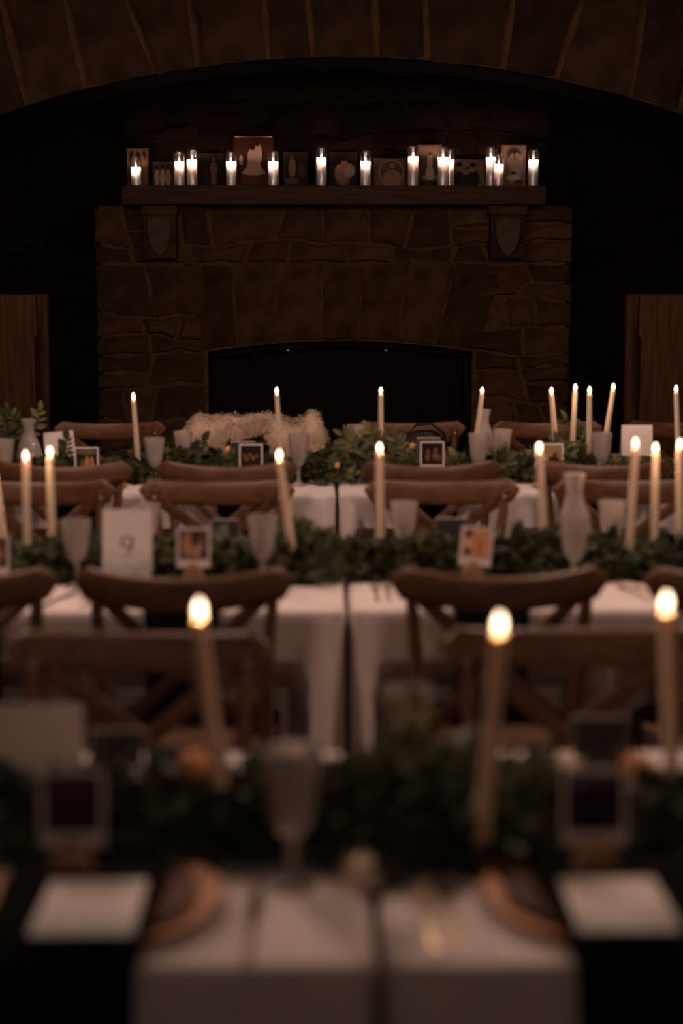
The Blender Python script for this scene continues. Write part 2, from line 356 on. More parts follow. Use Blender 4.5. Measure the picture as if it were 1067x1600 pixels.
# voussoirs over the firebox, from pixel joints
jb = [316, 372, 432, 503, 560, 618, 678, 746]; jt = [285, 362, 430, 503, 566, 640, 712, 790]
for i in range(len(jb) - 1):
    B0, B1 = atY(jb[i], 545, YB), atY(jb[i + 1], 545, YB)
    zt0, zt1 = atY(500, 408 + 9 * math.sin(i * 2.1), YB).z, atY(500, 408 + 9 * math.sin(i * 2.1 + 2.1), YB).z
    T0, T1 = atY(jt[i], 405, YB), atY(jt[i + 1], 405, YB)
    zb = lambda x: fz(min(max(x, FX0), FX1)) + 0.004
    stone([(B0.x, zb(B0.x)), ((B0.x + B1.x) / 2, zb((B0.x + B1.x) / 2)), (B1.x, zb(B1.x)), (T1.x, zt1), (T0.x, zt0)], YB, breast, M['stone'], 0.022, 0.007)
ZV = atY(500, 412, YB).z
rubble(BX0, FX0 - 0.01, 0.02, ZV - 0.0, YB, breast, M['stone'], 0.10, 0.2, 0.15, 0.34, seed=5,
       clip=lambda x, z: not (z > 1.13 and x > atY(330, 500, YB).x - 0.09))
rubble(FX1 + 0.01, BX1, 0.02, ZV, YB, breast, M['stone'], 0.10, 0.19, 0.15, 0.34, seed=9,
       clip=lambda x, z: not (z > 1.13 and x < atY(745, 500, YB).x + 0.09))
rubble(BX0, BX1, ZV + 0.005, 1.965, YB, breast, M['stone'], 0.10, 0.17, 0.16, 0.42, seed=14)
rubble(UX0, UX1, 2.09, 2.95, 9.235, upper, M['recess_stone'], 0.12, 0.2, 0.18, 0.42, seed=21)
# firebox lining
mb = MB(); mb.box(FX0 - 0.02, FX1 + 0.02, 9.58, 9.64, 0, 1.3); mb.box(FX0, FX1, YB, 9.6, 0, 0.03)
struct(mb.obj('wall_firebox', M['soot_and_shade'], smooth=None))
# --- recess behind the big arch
RX0, RX1 = -2.2, 2.45
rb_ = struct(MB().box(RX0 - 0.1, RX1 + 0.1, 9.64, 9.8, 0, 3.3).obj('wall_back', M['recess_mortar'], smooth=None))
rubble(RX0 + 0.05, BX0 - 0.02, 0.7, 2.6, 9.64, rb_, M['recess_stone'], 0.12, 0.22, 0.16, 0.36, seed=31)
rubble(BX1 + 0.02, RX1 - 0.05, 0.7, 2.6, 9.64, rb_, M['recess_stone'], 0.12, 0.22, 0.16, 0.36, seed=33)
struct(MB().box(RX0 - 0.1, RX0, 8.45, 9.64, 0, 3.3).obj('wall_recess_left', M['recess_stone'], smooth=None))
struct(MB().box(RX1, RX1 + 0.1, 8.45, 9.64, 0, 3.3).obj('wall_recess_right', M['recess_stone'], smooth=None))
struct(MB().box(RX0 - 0.1, RX1 + 0.1, 8.45, 9.8, 3.2, 3.3).obj('ceiling_recess', M['soot_and_shade'], smooth=None))
# --- big arch
ACX, ARAD = 0.14, 5.43; ACZ = 2.64 - ARAD
def az(x): return ACZ + math.sqrt(ARAD ** 2 - (x - ACX) ** 2)
mb = MB()
xs = [RX0 + (RX1 - RX0) * i / 40 for i in range(41)]
strip_wall(mb, xs, lambda x: az(x) + 0.02, lambda x: CEIL, YA, 8.03)
mb.box(XR0, RX0, YA, 8.03, 0, CEIL); mb.box(RX1, XR1, YA, 8.03, 0, CEIL)
arch = struct(mb.obj('wall_arch', M['mortar'], smooth=None))
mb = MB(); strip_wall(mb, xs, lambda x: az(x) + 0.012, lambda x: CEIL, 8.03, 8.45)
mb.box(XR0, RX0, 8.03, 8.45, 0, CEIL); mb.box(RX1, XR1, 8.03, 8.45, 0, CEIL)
struct(mb.obj('wall_arch_soffit', M['soot_and_shade'], smooth=None))  # near-black colour paints the shade on the underside of the arch
jpx = [(-80, -130), (-20, -60), (42, 2), (135, 102), (245, 198), (310, 295), (420, 413), (490, 481), (590, 585), (667, 665), (785, 802), (868, 910), (985, 1008), (1060, 1100), (1140, 1190)]
def arc_pt(px):
    x = atY(px, 130, YA).x; return (x, az(x) + R.uniform(-.012, .012))
for i in range(len(jpx) - 1):
    a, b = arc_pt(jpx[i][0]), arc_pt(jpx[i + 1][0]); mid = ((a[0] + b[0]) / 2, az((a[0] + b[0]) / 2) - 0.004)
    def top(px_t, base):      # continue the joint up to z = 3.06
        t = atY(px_t, 0, YA); k = (3.06 - base[1]) / (t.z - base[1]); return (base[0] + (t.x - base[0]) * k, 3.06 + R.uniform(-.03, .03))
    ta, tb = top(jpx[i][1], a), top(jpx[i + 1][1], b)
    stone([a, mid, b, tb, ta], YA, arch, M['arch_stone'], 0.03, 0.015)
# --- settles (high-backed benches) at the two sides of the arch
def settle(x_in, sgn, label):
    """end board faces the room at y=7.6; x_in is its inner edge, sgn the side it runs to"""
    t = thing('settle', label, 'bench', (0, 0, 0))
    h = 1.475
    def board(nm, pts, y0, y1):
        n = len(pts); vs = [(x, y0, z) for x, z in pts] + [(x, y1, z) for x, z in pts]
        fs = [tuple(range(n)), tuple(range(n, 2 * n))[::-1]] + [(i, (i + 1) % n, n + (i + 1) % n, n + i) for i in range(n)]
        b = MB(); b.add(vs, fs); return b.obj(nm, M['settle_oak'], t, smooth=30)
    X = lambda d: x_in + sgn * d
    board('end_panel', [(X(0.012), 0), (X(0.33), 0), (X(0.33), h), (X(0), h), (X(-0.002), h - 0.19), (X(0.012), h - 0.215), (X(0.014), 0.5)], 7.58, 7.625)
    board('end_panel', [(X(0.012), 0), (X(0.33), 0), (X(0.33), h), (X(0), h), (X(0.012), 0.5)], 7.925, 7.97)
    b = MB(); b.box(min(X(0.02), X(0.5)), max(X(0.02), X(0.5)), 7.625, 7.925, 0.40, 0.44, bev=0.008); b.obj('seat', M['settle_oak'], t)
    b = MB(); b.box(min(X(0.30), X(0.33)), max(X(0.30), X(0.33)), 7.625, 7.925, 0.44, h - 0.03, bev=0.006); b.obj('back_board', M['settle_oak'], t)
    b = MB(); b.box(min(X(0.44), X(0.48)), max(X(0.44), X(0.48)), 7.6, 7.95, 0, 0.40); b.obj('front_board', M['settle_oak'], t)
    return t
settle(atY(57, 500, 7.6).x, -1, 'tall dark oak bench end board at the left edge, before the stone arch')
settle(atY(998, 500, 7.6).x, 1, 'tall dark oak bench end board with flame-shaped grain at the right edge')
# --- mantel shelf, corbels
MX0, MX1, MZ0, MZ1 = -1.118, 1.32, 1.970, 2.078
o = MB().box(MX0, MX1, YM, 9.23, MZ0, MZ1, bev=0.006).obj('mantel_shelf', M['oak']); tag(o, 'thick dark oak mantel beam running across the stone chimney', 'shelf')
def corbel(px0, px1, label):
    a, b = atY(px0, 365, 9.03), atY(px1, 365, 9.03); cx = (a.x + b.x) / 2; hw = (b.x - a.x) / 2; z0 = atY(px0, 404, 9.03).z; z1 = MZ0
    t = thing('corbel', label, 'corbel', (cx, 0, 0))
    m = MB(); m.box(-hw * 0.93, hw * 0.93, 9.045, YB + 0.03, z0, z1 - 0.05, bev=0.008); m.obj('block', M['stone'], t)
    m = MB(); m.box(-hw * 1.05, hw * 1.05, 9.03, YB + 0.03, z1 - 0.055, z1 - 0.002, bev=0.008); m.obj('cap_moulding', M['stone'], t)
    pts = []; H = z1 - 0.065 - z0 - 0.012; zc = z1 - 0.068
    prof = [(-.42, -.10), (-.42, 0.0), (-.30, 0.0), (-.26, 0.035), (.26, 0.035), (.30, 0.0), (.42, 0.0), (.42, -.10)]
    out = [(-0.80, -0.04), (-0.45, -0.04), (-0.40, 0.0), (0.40, 0.0), (0.45, -0.04), (0.80, -0.04), (0.80, -0.35), (0.70, -0.62), (0.46, -0.84), (0.0, -1.0), (-0.46, -0.84), (-0.70, -0.62), (-0.80, -0.35)]
    P = [(x * hw * 0.86, zc + z * H) for x, z in out]; n = len(P)
    vs = [(x, 9.05, z) for x, z in P] + [(x, 9.022, z) for x, z in P] + [(x * 0.9, 9.014, zc - H * 0.45 + (z - zc + H * 0.45) * 0.92) for x, z in P]
    fs = [(i, (i + 1) % n, n + (i + 1) % n, n + i) for i in range(n)] + [(n + i, n + (i + 1) % n, 2 * n + (i + 1) % n, 2 * n + i) for i in range(n)] + [tuple(range(2 * n, 3 * n))]
    m = MB(); m.add(vs, fs); m.obj('shield', M['shield'], t, smooth=30)
corbel(221, 276, 'stone corbel with a plain raised shield under the left end of the mantel')
corbel(765, 822, 'stone corbel with a plain raised shield under the right end of the mantel')
# --- iron fire screen in the opening
fs_t = thing('fire_screen', 'black iron fire screen filling the arched fireplace opening', 'screen', (0, 0, 0))
YS = YB + 0.06
m = MB(); N_ = 24
arcp = [(FX0 + 0.03 + (FX1 - FX0 - 0.06) * i / N_, YS, fz(FX0 + 0.03 + (FX1 - FX0 - 0.06) * i / N_) - 0.03) for i in range(N_ + 1)]
m.tube(arcp, (0.02, 0.012), 8); m.obj('arched_rail', M['iron'], fs_t)
for x in (FX0 + 0.03, FX1 - 0.03):
    m = MB(); m.box(x - 0.018, x + 0.018, YS - 0.012, YS + 0.012, 0.03, FZ0 - 0.035); m.obj('side_post', M['iron'], fs_t)
edges_px = [330, 395, 480, 560, 650, 705, 733]
ex = [min(max(atY(p, 600, YS).x, FX0 + 0.05), FX1 - 0.05) for p in edges_px]
for a, b in zip(ex, ex[1:]):
    m = MB(); m.box(a + 0.004, b - 0.004, YS + 0.005, YS + 0.012, 0.06, min(fz(a), fz(b)) - 0.05)
    p = m.obj('mesh_panel', M['iron'], fs_t, smooth=None)
    m = MB(); m.box(a, a + 0.014, YS - 0.008, YS + 0.008, 0.04, fz(a) - 0.045); m.obj('upright', M['iron'], p)
for p in (450, 603):
    q = atY(p, 548, YS - 0.02); m = MB(); m.lathe([(0, 0), (.008, .002), (.008, .012), (0, .016)], 10); o = m.obj('knob', M['brass'], fs_t); o.rotation_euler = (math.radians(90), 0, 0); o.location = q
# ================================================================== CANDLES
FL_CACHE = {}
def flame_mesh(h, r):
    k = (h, r)
    if k not in FL_CACHE:
        prof = [(0, 0)] + [(r * math.sin(math.pi * (t ** 0.75)) ** 0.9 if 0 < t < 1 else 0, h * t) for t in (0.06, .16, .28, .4, .55, .7, .82, .92)] + [(0, h)]
        FL_CACHE[k] = MB().lathe(prof, 12).mesh('flame', M['flame'], 180)
    return FL_CACHE[k]
def candle_light(name, root, z, watts, col=FLAME_COL):
    l = bpy.data.lights.new(name, 'POINT'); l.energy = watts; l.color = col; l.shadow_soft_size = 0.005
    o = bpy.data.objects.new(name, l); COL.objects.link(o); o.parent = root; o.location = (0, 0, z); return o
HOLD = MB().lathe([(0, 0), (.030, 0), (.032, .004), (.022, .009), (.009, .014), (.008, .022), (.014, .027), (.014, .030), (.0135, .046), (.0155, .048), (.0155, .05), (.0125, .05), (.0122, .03), (0, .03)], 18).mesh('candlestick', M['brass'], 35)
HB = 0.03   # candle foot above the table inside its socket
TT = 0.757  # top of the cloth
def taper(fpx, bpx, Y, label, hlabel, group):
    """fpx: flame middle; bpx: a point low on the candle; both in the plane y = Y"""
    F = atY(*fpx, Y); B = atY(*bpx, Y); d = (F - B).normalized()
    base = B - d * ((B.z - (TT + HB)) / d.z)
    L = (F - base).length - 0.016
    t = thing('taper_candle', label, 'candle', base, 0, group)
    q = d.to_track_quat('Z', 'Y'); t.rotation_mode = 'QUATERNION'; t.rotation_quaternion = q
    MB().lathe([(0, 0), (.0112, 0), (.0112, L * .3), (.0100, L * .7), (.0086, L - .006), (.0074, L - .001), (.005, L - .0015), (0, L - .003)], 16).obj('wax', M['taper'], t, 60)
    MB().tube([(0, 0, L - .004), (0.0004, 0, L + .004), (.001, 0, L + .009)], .0009, 6).obj('wick', M['wick'], t)
    f = link('flame', flame_mesh(0.0265, 0.0068), t, (0, 0, L + 0.001)); f.rotation_mode = 'QUATERNION'; f.rotation_quaternion = q.inverted()
    candle_light('candle_light', t, L + 0.014, TAPER_W)
    h = link('candlestick', HOLD, None, (base.x, base.y, TT)); tag(h, hlabel, 'candlestick', group + ' holders')
    return t
YT = [1.742, 3.717, 5.722]; TD = 0.84
YC = [y + 0.45 for y in YT]
# front table
G1, G2, G3 = 'tapers on the front table', 'tapers on the middle table', 'tapers on the back table'
taper((310, 948), (338, 1190), 2.16, 'large blurred taper on the front table, left, beside the goblet', 'brass candlestick under the front table\'s left taper', G1)
taper((782, 970), (754, 1290), 2.03, 'large blurred taper on the front table, right of centre, tilting rightward', 'brass candlestick of the front table\'s right-of-centre taper', G1)
taper((1040, 937), (1049, 1180), 2.18, 'large blurred taper on the front table at the right picture edge', 'brass candlestick under the front table\'s rightmost taper', G1)
# middle table
for f, b, y, l in [((-14, 705), (4, 835), 4.20, 'taper on the middle table cut off by the left edge'),
                   ((40, 710), (42, 835), 4.20, 'left taper of the upright pair by the first goblet'),
                   ((78, 704), (81, 835), 4.24, 'right taper of the upright pair by the first goblet'),
                   ((435, 709), (457, 865), 4.08, 'taper leaning left on the middle table beside the central goblet'),
                   ((593, 698), (594, 835), 4.22, 'upright taper just right of the seam, middle table'),
                   ((842, 697), (849, 825), 4.20, 'taper leaning left beside the water carafe on the middle table'),
                   ((993, 690), (985, 822), 4.16, 'taper leaning right behind the goblet right of the carafe'),
                   ((1024, 698), (1023, 828), 4.22, 'taper second from the right on the middle table'),
                   ((1062, 692), (1062, 828), 4.18, 'rightmost taper on the middle table')]:
    taper(f, b, y, l, 'brass candlestick holding the ' + l, G2)
for f, b, y, l in [((208, 618), (215, 712), 6.12, 'leftmost slim taper on the back table, before the stone pier'),
                   ((432, 609), (437, 690), 6.2, 'slim taper on the back table in front of the sheepskin'),
                   ((595, 609), (595, 690), 6.2, 'slim taper on the back table before the dark firebox'),
                   ((754, 609), (745, 680), 6.2, 'slim taper leaning right above a goblet, back table'),
                   ((861, 609), (867, 684), 6.2, 'slim taper leaning left, first of the right-hand cluster of four'),
                   ((899, 604), (896, 660), 6.24, 'slim taper, second of the right-hand cluster of four'),
                   ((921, 608), (920, 700), 6.12, 'slim taper, third of the right-hand cluster of four'),
                   ((959, 603), (947, 680), 6.22, 'slim taper leaning right, last of the right-hand cluster of four'),
                   ((1056, 606), (1059, 690), 6.2, 'slim taper on the back table before the right bench end')]:
    taper(f, b, y, l, 'brass candlestick holding the ' + l, G3)
# mantel pillars
def pillar(px, pyt, Y, label, glabel):
    P = atY(px, pyt, Y); h = P.z - MZ1; r = 0.029
    t = thing('pillar_candle', label, 'candle', (P.x, Y, MZ1), 0, 'pillar candles on the mantel')
    MB().lathe([(0, 0), (r, 0), (r * 1.01, .004), (r * .985, h * .5), (r, h - .004), (r * .96, h), (r * .88, h - .002), (r * .82, h - .012), (r * .5, h - .016), (0, h - .016)], 20,
               facet=lambda th, z: 1 + 0.012 * math.sin(th * 5 + z * 20)).obj('wax', M['pillar'], t, 60)
    MB().tube([(0, 0, h - .018), (0, 0, h - .002)], .0009, 6).obj('wick', M['wick'], t)
    link('flame', flame_mesh(0.032, 0.0058), t, (0, 0, h - .008))
    candle_light('candle_light', t, h - 0.006, PILLAR_W, PILLAR_COL)
    g = MB(); H = h + 0.058; R1 = 0.0345
    g.lathe([(R1, 0), (R1, H - .012), (R1 * .72, H - .004), (R1 * .70, H + .006), (R1 * .66, H + .006), (R1 * .68, H - .003), (R1 * .95, H - .014), (R1 * .95, 0.001)], 24)
    o = g.obj('glass_chimney', M['thin_glass'], None, 50, (P.x, Y, MZ1 + 0.0005)); tag(o, glabel, 'candle holder', 'glass chimneys on the mantel')
PIL = [(212, 261, 'short pillar candle at the left end of the mantel before the collage photo'),
       (280, 253, 'pillar candle right of the photo of three women, left of a touching pair'),
       (300, 250, 'taller pillar candle of the left pair, beside the dim portrait'),
       (361, 253, 'pillar candle at the left side of the large gilt wedding frame'),
       (427, 253, 'pillar candle at the right side of the large gilt wedding frame'),
       (502, 247, 'tall lone pillar candle at the middle of the mantel'),
       (571, 252, 'pillar candle between the embracing couple photo and the oval mat'),
       (645.5, 245, 'tall pillar candle between the oval mat and the standing bride photo'),
       (692, 246, 'pillar candle overlapping the right edge of the standing bride photo'),
       (702, 250, 'pillar candle partly hidden, left of the photo of three seated women'),
       (767, 246, 'taller pillar candle right of the three seated women'),
       (779, 257, 'short pillar candle left of the large veiled bride photo'),
       (833.5, 250, 'pillar candle at the right end of the mantel')]
PSHORT = ['short pillar candle at the mantel\'s left end', 'pillar candle right of the three women photo', 'taller pillar candle of the left pair', 'pillar candle left of the gilt frame',
          'pillar candle right of the gilt frame', 'lone pillar candle at mid mantel', 'pillar candle left of the oval mat', 'tall pillar candle right of the oval mat',
          'pillar candle overlapping the standing bride photo', 'half-hidden pillar candle left of the three seated women', 'taller pillar candle right of the three seated women',
          'short pillar candle by the veiled bride', 'pillar candle at the mantel\'s right end']
for i, (px, py, lab) in enumerate(PIL):
    pillar(px, py, 9.115 if i in (9, 10) else 9.052, lab, 'clear glass chimney around the ' + PSHORT[i])
# ================================================================== MANTEL PHOTOS
def frame(px0, px1, py0, py1, Y, label, fm, base, blobs, bw=0.010, lean=4, matc=None, grp='framed photographs on the mantel'):
    a = atY(px0, 288, Y); b = atY(px1, 288, Y); h = atY((px0 + px1) / 2, py0, Y).z - MZ1; wd = b.x - a.x
    t = thing('photo_frame', label, 'photo', ((a.x + b.x) / 2, Y, MZ1 + 0.001)); t['group'] = grp
    t.rotation_euler = (math.radians(-lean), 0, 0)
    hw = wd / 2
    m = MB()
    vs = []; o_ = [(-hw, 0), (hw, 0), (hw, h), (-hw, h)]; i_ = [(-hw + bw, bw), (hw - bw, bw), (hw - bw, h - bw), (-hw + bw, h - bw)]
    for y, P in ((0.012, o_), (0, o_), (-0.003, [((x0 + x1) / 2, (z0 + z1) / 2) for (x0, z0), (x1, z1) in zip(o_, i_)]), (0, i_), (0.006, i_)): vs += [(x, y, z) for x, z in P]
    fs = []
    for k in range(4):
        for j in range(4): fs.append((4 * k + j, 4 * k + (j + 1) % 4, 4 * k + 4 + (j + 1) % 4, 4 * k + 4 + j))
    fs.append((3, 2, 1, 0)); m.add(vs, fs); m.obj('frame', fm, t, 20)
    quad('print', -hw + bw, hw - bw, bw, h - bw, 0.004, picmat('print', tuple(c * PHOTO_DIM for c in base), blobs), t)
    MB().box(-0.012, 0.012, 0.012, 0.016, 0, h * 0.7).obj('strut', M['darkframe'], t)
    return t
SK = (0.20, 0.11, 0.07); DK = (0.012, 0.007, 0.005); WH = (0.40, 0.265, 0.19); MD = (0.07, 0.038, 0.024)
PHOTO_DIM = 0.7
frame(198, 233, 231, 290, 9.14, 'tall collage photo of many figures at the mantel\'s left end', M['woodframe'], (0.16, 0.09, 0.05),
      [(.2, .8, .12, .16, DK, .3), (.5, .78, .14, .15, DK, .3), (.8, .8, .1, .14, DK, .3), (.3, .55, .2, .2, MD, .5), (.75, .45, .16, .3, SK, .4), (.25, .2, .2, .2, DK, .5)], 0.004)
frame(238, 271, 252, 289, 9.14, 'small landscape photo of three women in pale dresses', M['woodframe'], (0.10, 0.06, 0.035),
      [(.2, .35, .12, .35, WH, .2), (.48, .35, .13, .36, WH, .2), (.76, .35, .13, .36, WH, .2), (.2, .78, .07, .1, DK, .2), (.48, .8, .07, .1, DK, .2), (.76, .8, .07, .1, DK, .2)], 0.004)
frame(310, 349, 240, 289, 9.145, 'dim dark portrait of one standing figure beside the taller left pillar', M['darkframe'], (0.022, 0.013, 0.009),
      [(.62, .55, .15, .22, (.13, .075, .05), .2), (.58, .22, .08, .2, (.12, .07, .045), .2), (.70, .22, .06, .2, (.12, .07, .045), .2), (.62, .84, .07, .08, MD, .2)], 0.005)
frame(365, 428, 211, 289, 9.15, 'largest frame, gilt, showing a bride in a wide white gown embraced', M['goldframe'], (0.06, 0.022, 0.012),
      [(.5, .08, .6, .16, (.09, .028, .014), .4), (.50, .26, .33, .06, WH, .1), (.5, .31, .26, .08, WH, .1), (.5, .38, .2, .1, WH, .1), (.5, .46, .16, .12, WH, .1), (.46, .58, .13, .2, WH, .1), (.62, .64, .11, .24, WH, .1), (.60, .87, .06, .05, DK, .2), (.47, .79, .06, .05, DK, .2), (.15, .52, .05, .1, WH, .2)], 0.012)
frame(443, 480, 237, 289, 9.145, 'dark photo with a pale dressed standing figure right of the gilt frame', M['darkframe'], (0.03, 0.018, 0.011),
      [(.36, .55, .16, .3, (.20, .12, .07), .2), (.36, .86, .08, .08, MD, .2), (.78, .5, .12, .18, (.07, .04, .025), .4), (.3, .15, .3, .1, (.10, .06, .04), .4)], 0.006)
frame(515, 557, 238, 289, 9.145, 'photo of a close embracing pair, right of the lone middle pillar', M['darkframe'], (0.022, 0.012, 0.008),
      [(.5, .25, .24, .25, (.22, .12, .06), .4), (.72, .48, .26, .2, (.36, .26, .19), .2), (.35, .4, .2, .22, (.24, .15, .09), .3), (.55, .68, .14, .14, (.36, .17, .08), .15), (.34, .55, .12, .12, (.36, .18, .09), .15), (.55, .84, .15, .07, DK, .2)], 0.006)
frame(583, 635, 247, 289, 9.145, 'landscape frame whose pale mat has an oval opening', M['paleframe'], (0.20, 0.12, 0.075),
      [(.55, .5, .38, .46, (.32, .21, .14), .04), (.55, .5, .355, .43, (.07, .04, .025), .04), (.57, .28, .3, .3, (.24, .135, .085), .12), (.58, .76, .09, .11, SK, .2), (.36, .7, .12, .16, (.10, .055, .035), .2), (.58, .46, .05, .04, MD, .3)], 0.004)
frame(651, 690, 226, 288, 9.14, 'tall photo of a standing bride with a spreading train', M['paleframe'], (0.13, 0.075, 0.045),
      [(.55, .9, .5, .15, (.16, .095, .06), .5), (.53, .6, .12, .2, (.40, .27, .18), .15), (.53, .32, .18, .16, (.40, .27, .18), .15), (.53, .22, .34, .05, (.38, .25, .17), .2), (.53, .80, .07, .06, MD, .2), (.5, .07, .6, .06, (.035, .02, .013), .2)], 0.004)
frame(706, 760, 248, 289, 9.145, 'landscape photo of three dark dressed seated women', M['darkframe'], (0.20, 0.13, 0.09),
      [(.2, .25, .17, .3, DK, .15), (.62, .28, .2, .34, DK, .15), (.45, .2, .12, .3, DK, .15), (.2, .68, .085, .13, SK, .15), (.45, .55, .075, .12, SK, .15), (.6, .64, .085, .13, SK, .15), (.2, .83, .09, .09, DK, .2), (.61, .8, .1, .1, DK, .2), (.45, .68, .07, .05, DK, .2), (.9, .4, .03, .5, (.12, .075, .05), .3)], 0.005)
frame(783, 822, 226, 288, 9.145, 'large pale photo of a veiled bride holding a bouquet', M['paleframe'], (0.26, 0.17, 0.12),
      [(.5, .80, .3, .16, (.04, .022, .014), .25), (.62, .52, .36, .24, (.40, .28, .20), .25), (.42, .70, .09, .10, (.26, .16, .11), .25), (.64, .73, .085, .09, (.25, .15, .10), .25), (.53, .70, .03, .08, (.06, .035, .02), .4), (.5, .3, .12, .07, (.05, .03, .02), .2), (.5, .21, .28, .08, (.50, .38, .29), .2), (.7, .1, .2, .07, (.06, .035, .024), .2)], 0.004)
# ================================================================== TABLES
CHAIR_PUSH = {}   # (row, side of the table): chair x positions and how far their seats reach in
def seat_push(x, ny, row, dz):
    p = 0.0
    for cx, dep in CHAIR_PUSH.get((row, ny < 0), ()):
        e = max(0.0, min(1.0, (0.30 - abs(x - cx)) / 0.07)); v = max(0.0, min(1.0, (-dz - 0.13) / 0.12)); p = max(p, dep * e * e * (3 - 2 * e) * v * v * (3 - 2 * v))
    return p
def make_table(x0, x1, y0, label, clabel, kseed):
    t = thing('banquet_table', label, 'table', ((x0 + x1) / 2, y0 + TD / 2, 0)); hw = (x1 - x0) / 2 - 0.01; hd = TD / 2 - 0.01
    MB().box(-hw, hw, -hd, hd, 0.715, 0.75, bev=0.006).obj('table_top', M['tabletop'], t)
    for sx in (-1, 1):
        for sy in (-1, 1):
            MB().tube([(sx * (hw - .12), sy * (hd - .33), 0), (sx * (hw - .12), sy * (hd - .33), 0.716)], .015, 10).obj('leg', M['steel'], t)
    # cloth
    rn = random.Random(kseed); per = []
    rc = 0.02; corners = [(x1 - rc, y0 + TD - rc, 0), (x0 + rc, y0 + TD - rc, 90), (x0 + rc, y0 + rc, 180), (x1 - rc, y0 + rc, 270)]
    cl = []
    for ci, (cx, cy, a0) in enumerate(corners):
        for k in range(7):
            a = math.radians(a0 + 15 * k); cl.append((cx + rc * math.cos(a), cy + rc * math.sin(a), math.cos(a), math.sin(a)))
        nx = corners[(ci + 1) % 4]; a1 = math.radians(a0 + 90)
        p = cl[-1]; q = (nx[0] + rc * math.cos(a1), nx[1] + rc * math.sin(a1)); D = math.hypot(q[0] - p[0], q[1] - p[1]); n = int(D / 0.02)
        for k in range(1, n): cl.append((p[0] + (q[0] - p[0]) * k / n, p[1] + (q[1] - p[1]) * k / n, math.cos(a1), math.sin(a1)))
    n = len(cl); ph = [rn.uniform(0, 6.28) for _ in range(6)]
    rows = [(-0.012, 0.0065), (-0.003, 0.0055), (0.003, 0.002), (0.006, -0.008)] + [(None, -z) for z in (0.03, .07, .12, .18, .26, .35, .45, .55, .64, .70)]
    vs = []
    for ri, (off, dz) in enumerate(rows):
        for (x, y, nx, ny) in cl:
            if off is not None: vs.append((x + nx * off, y + ny * off, 0.751 + dz)); continue
            tt = (-dz) / 0.7; free = max(0.0, -ny) if abs(nx) < 0.99 else 0
            s = x * 1.0
            wv = 0.5 + 0.26 * math.sin(s * 9 + ph[0]) + 0.24 * math.sin(s * 17 + ph[1] + tt)
            o = 0.006 + (0.014 * tt ** 1.1) * wv - 0.006 * tt if abs(ny) > 0.5 else 0.007 + 0.02 * tt * (0.5 + 0.5 * math.sin(y * 14 + ph[2]))
            inner = (abs(x - SEAM) < 0.04)
            if inner and abs(ny) < 0.5: o = 0.006
            # folds by the corners: two fluted cones on the faces y0 / y1
            ex = min(abs(x - x0), abs(x - x1))
            fl = 0.115 * tt ** 0.75 * math.exp(-((ex - 0.038 - 0.012 * tt) / (0.017 + 0.014 * tt)) ** 2) + 0.022 * tt * math.exp(-((ex - 0.17 - 0.05 * tt) / (0.02 + 0.025 * tt)) ** 2)
            if abs(ny) > 0.5: o += fl
            if abs(ny) > 0.5:
                q = seat_push(x, ny, YT.index(y0), dz)
                if q > 0: o = o * (1 - min(1, q / .08)) - q
            vs.append((x + nx * (min(o, .006) if inner else o), y + ny * o, 0.751 + dz))
    fs = [tuple(range(n))]
    for r_ in range(len(rows) - 1):
        for k in range(n): fs.append((r_ * n + k, r_ * n + (k + 1) % n, (r_ + 1) * n + (k + 1) % n, (r_ + 1) * n + k))
    m = MB(); m.add(vs, fs); o = m.obj('tablecloth', M['cloth'], None, 50); tag(o, clabel, 'tablecloth', 'white tablecloths')
    return t
CX_ = lambda px, py, Y: atY(px, py, Y).x
CHAIR_PUSH[(0, False)] = [(CX_(225, 1010, 2.93), .15), (CX_(888, 1000, 2.95), .13)]
CHAIR_PUSH[(1, True)] = [(CX_(p, 900, 3.47), .26) for p in (-92, 283, 787, 1190)]
CHAIR_PUSH[(2, True)] = [(CX_(p, 725, 5.53), .31) for p in (92, 352, 677, 948)]
for i, nm in enumerate(('front', 'middle', 'back')):
    for s, sd in ((-1, 'left'), (1, 'right')):
        x0, x1 = (SEAM - 0.012 - 1.9, SEAM - 0.012) if s < 0 else (SEAM + 0.012, SEAM + 0.012 + 1.9)
        make_table(x0, x1, YT[i], f'banquet table under the white cloth, {nm} row, {sd} of the seam', f'white linen cloth hanging in folds on the {nm} row table {sd} of the seam', 40 + i * 2 + s)
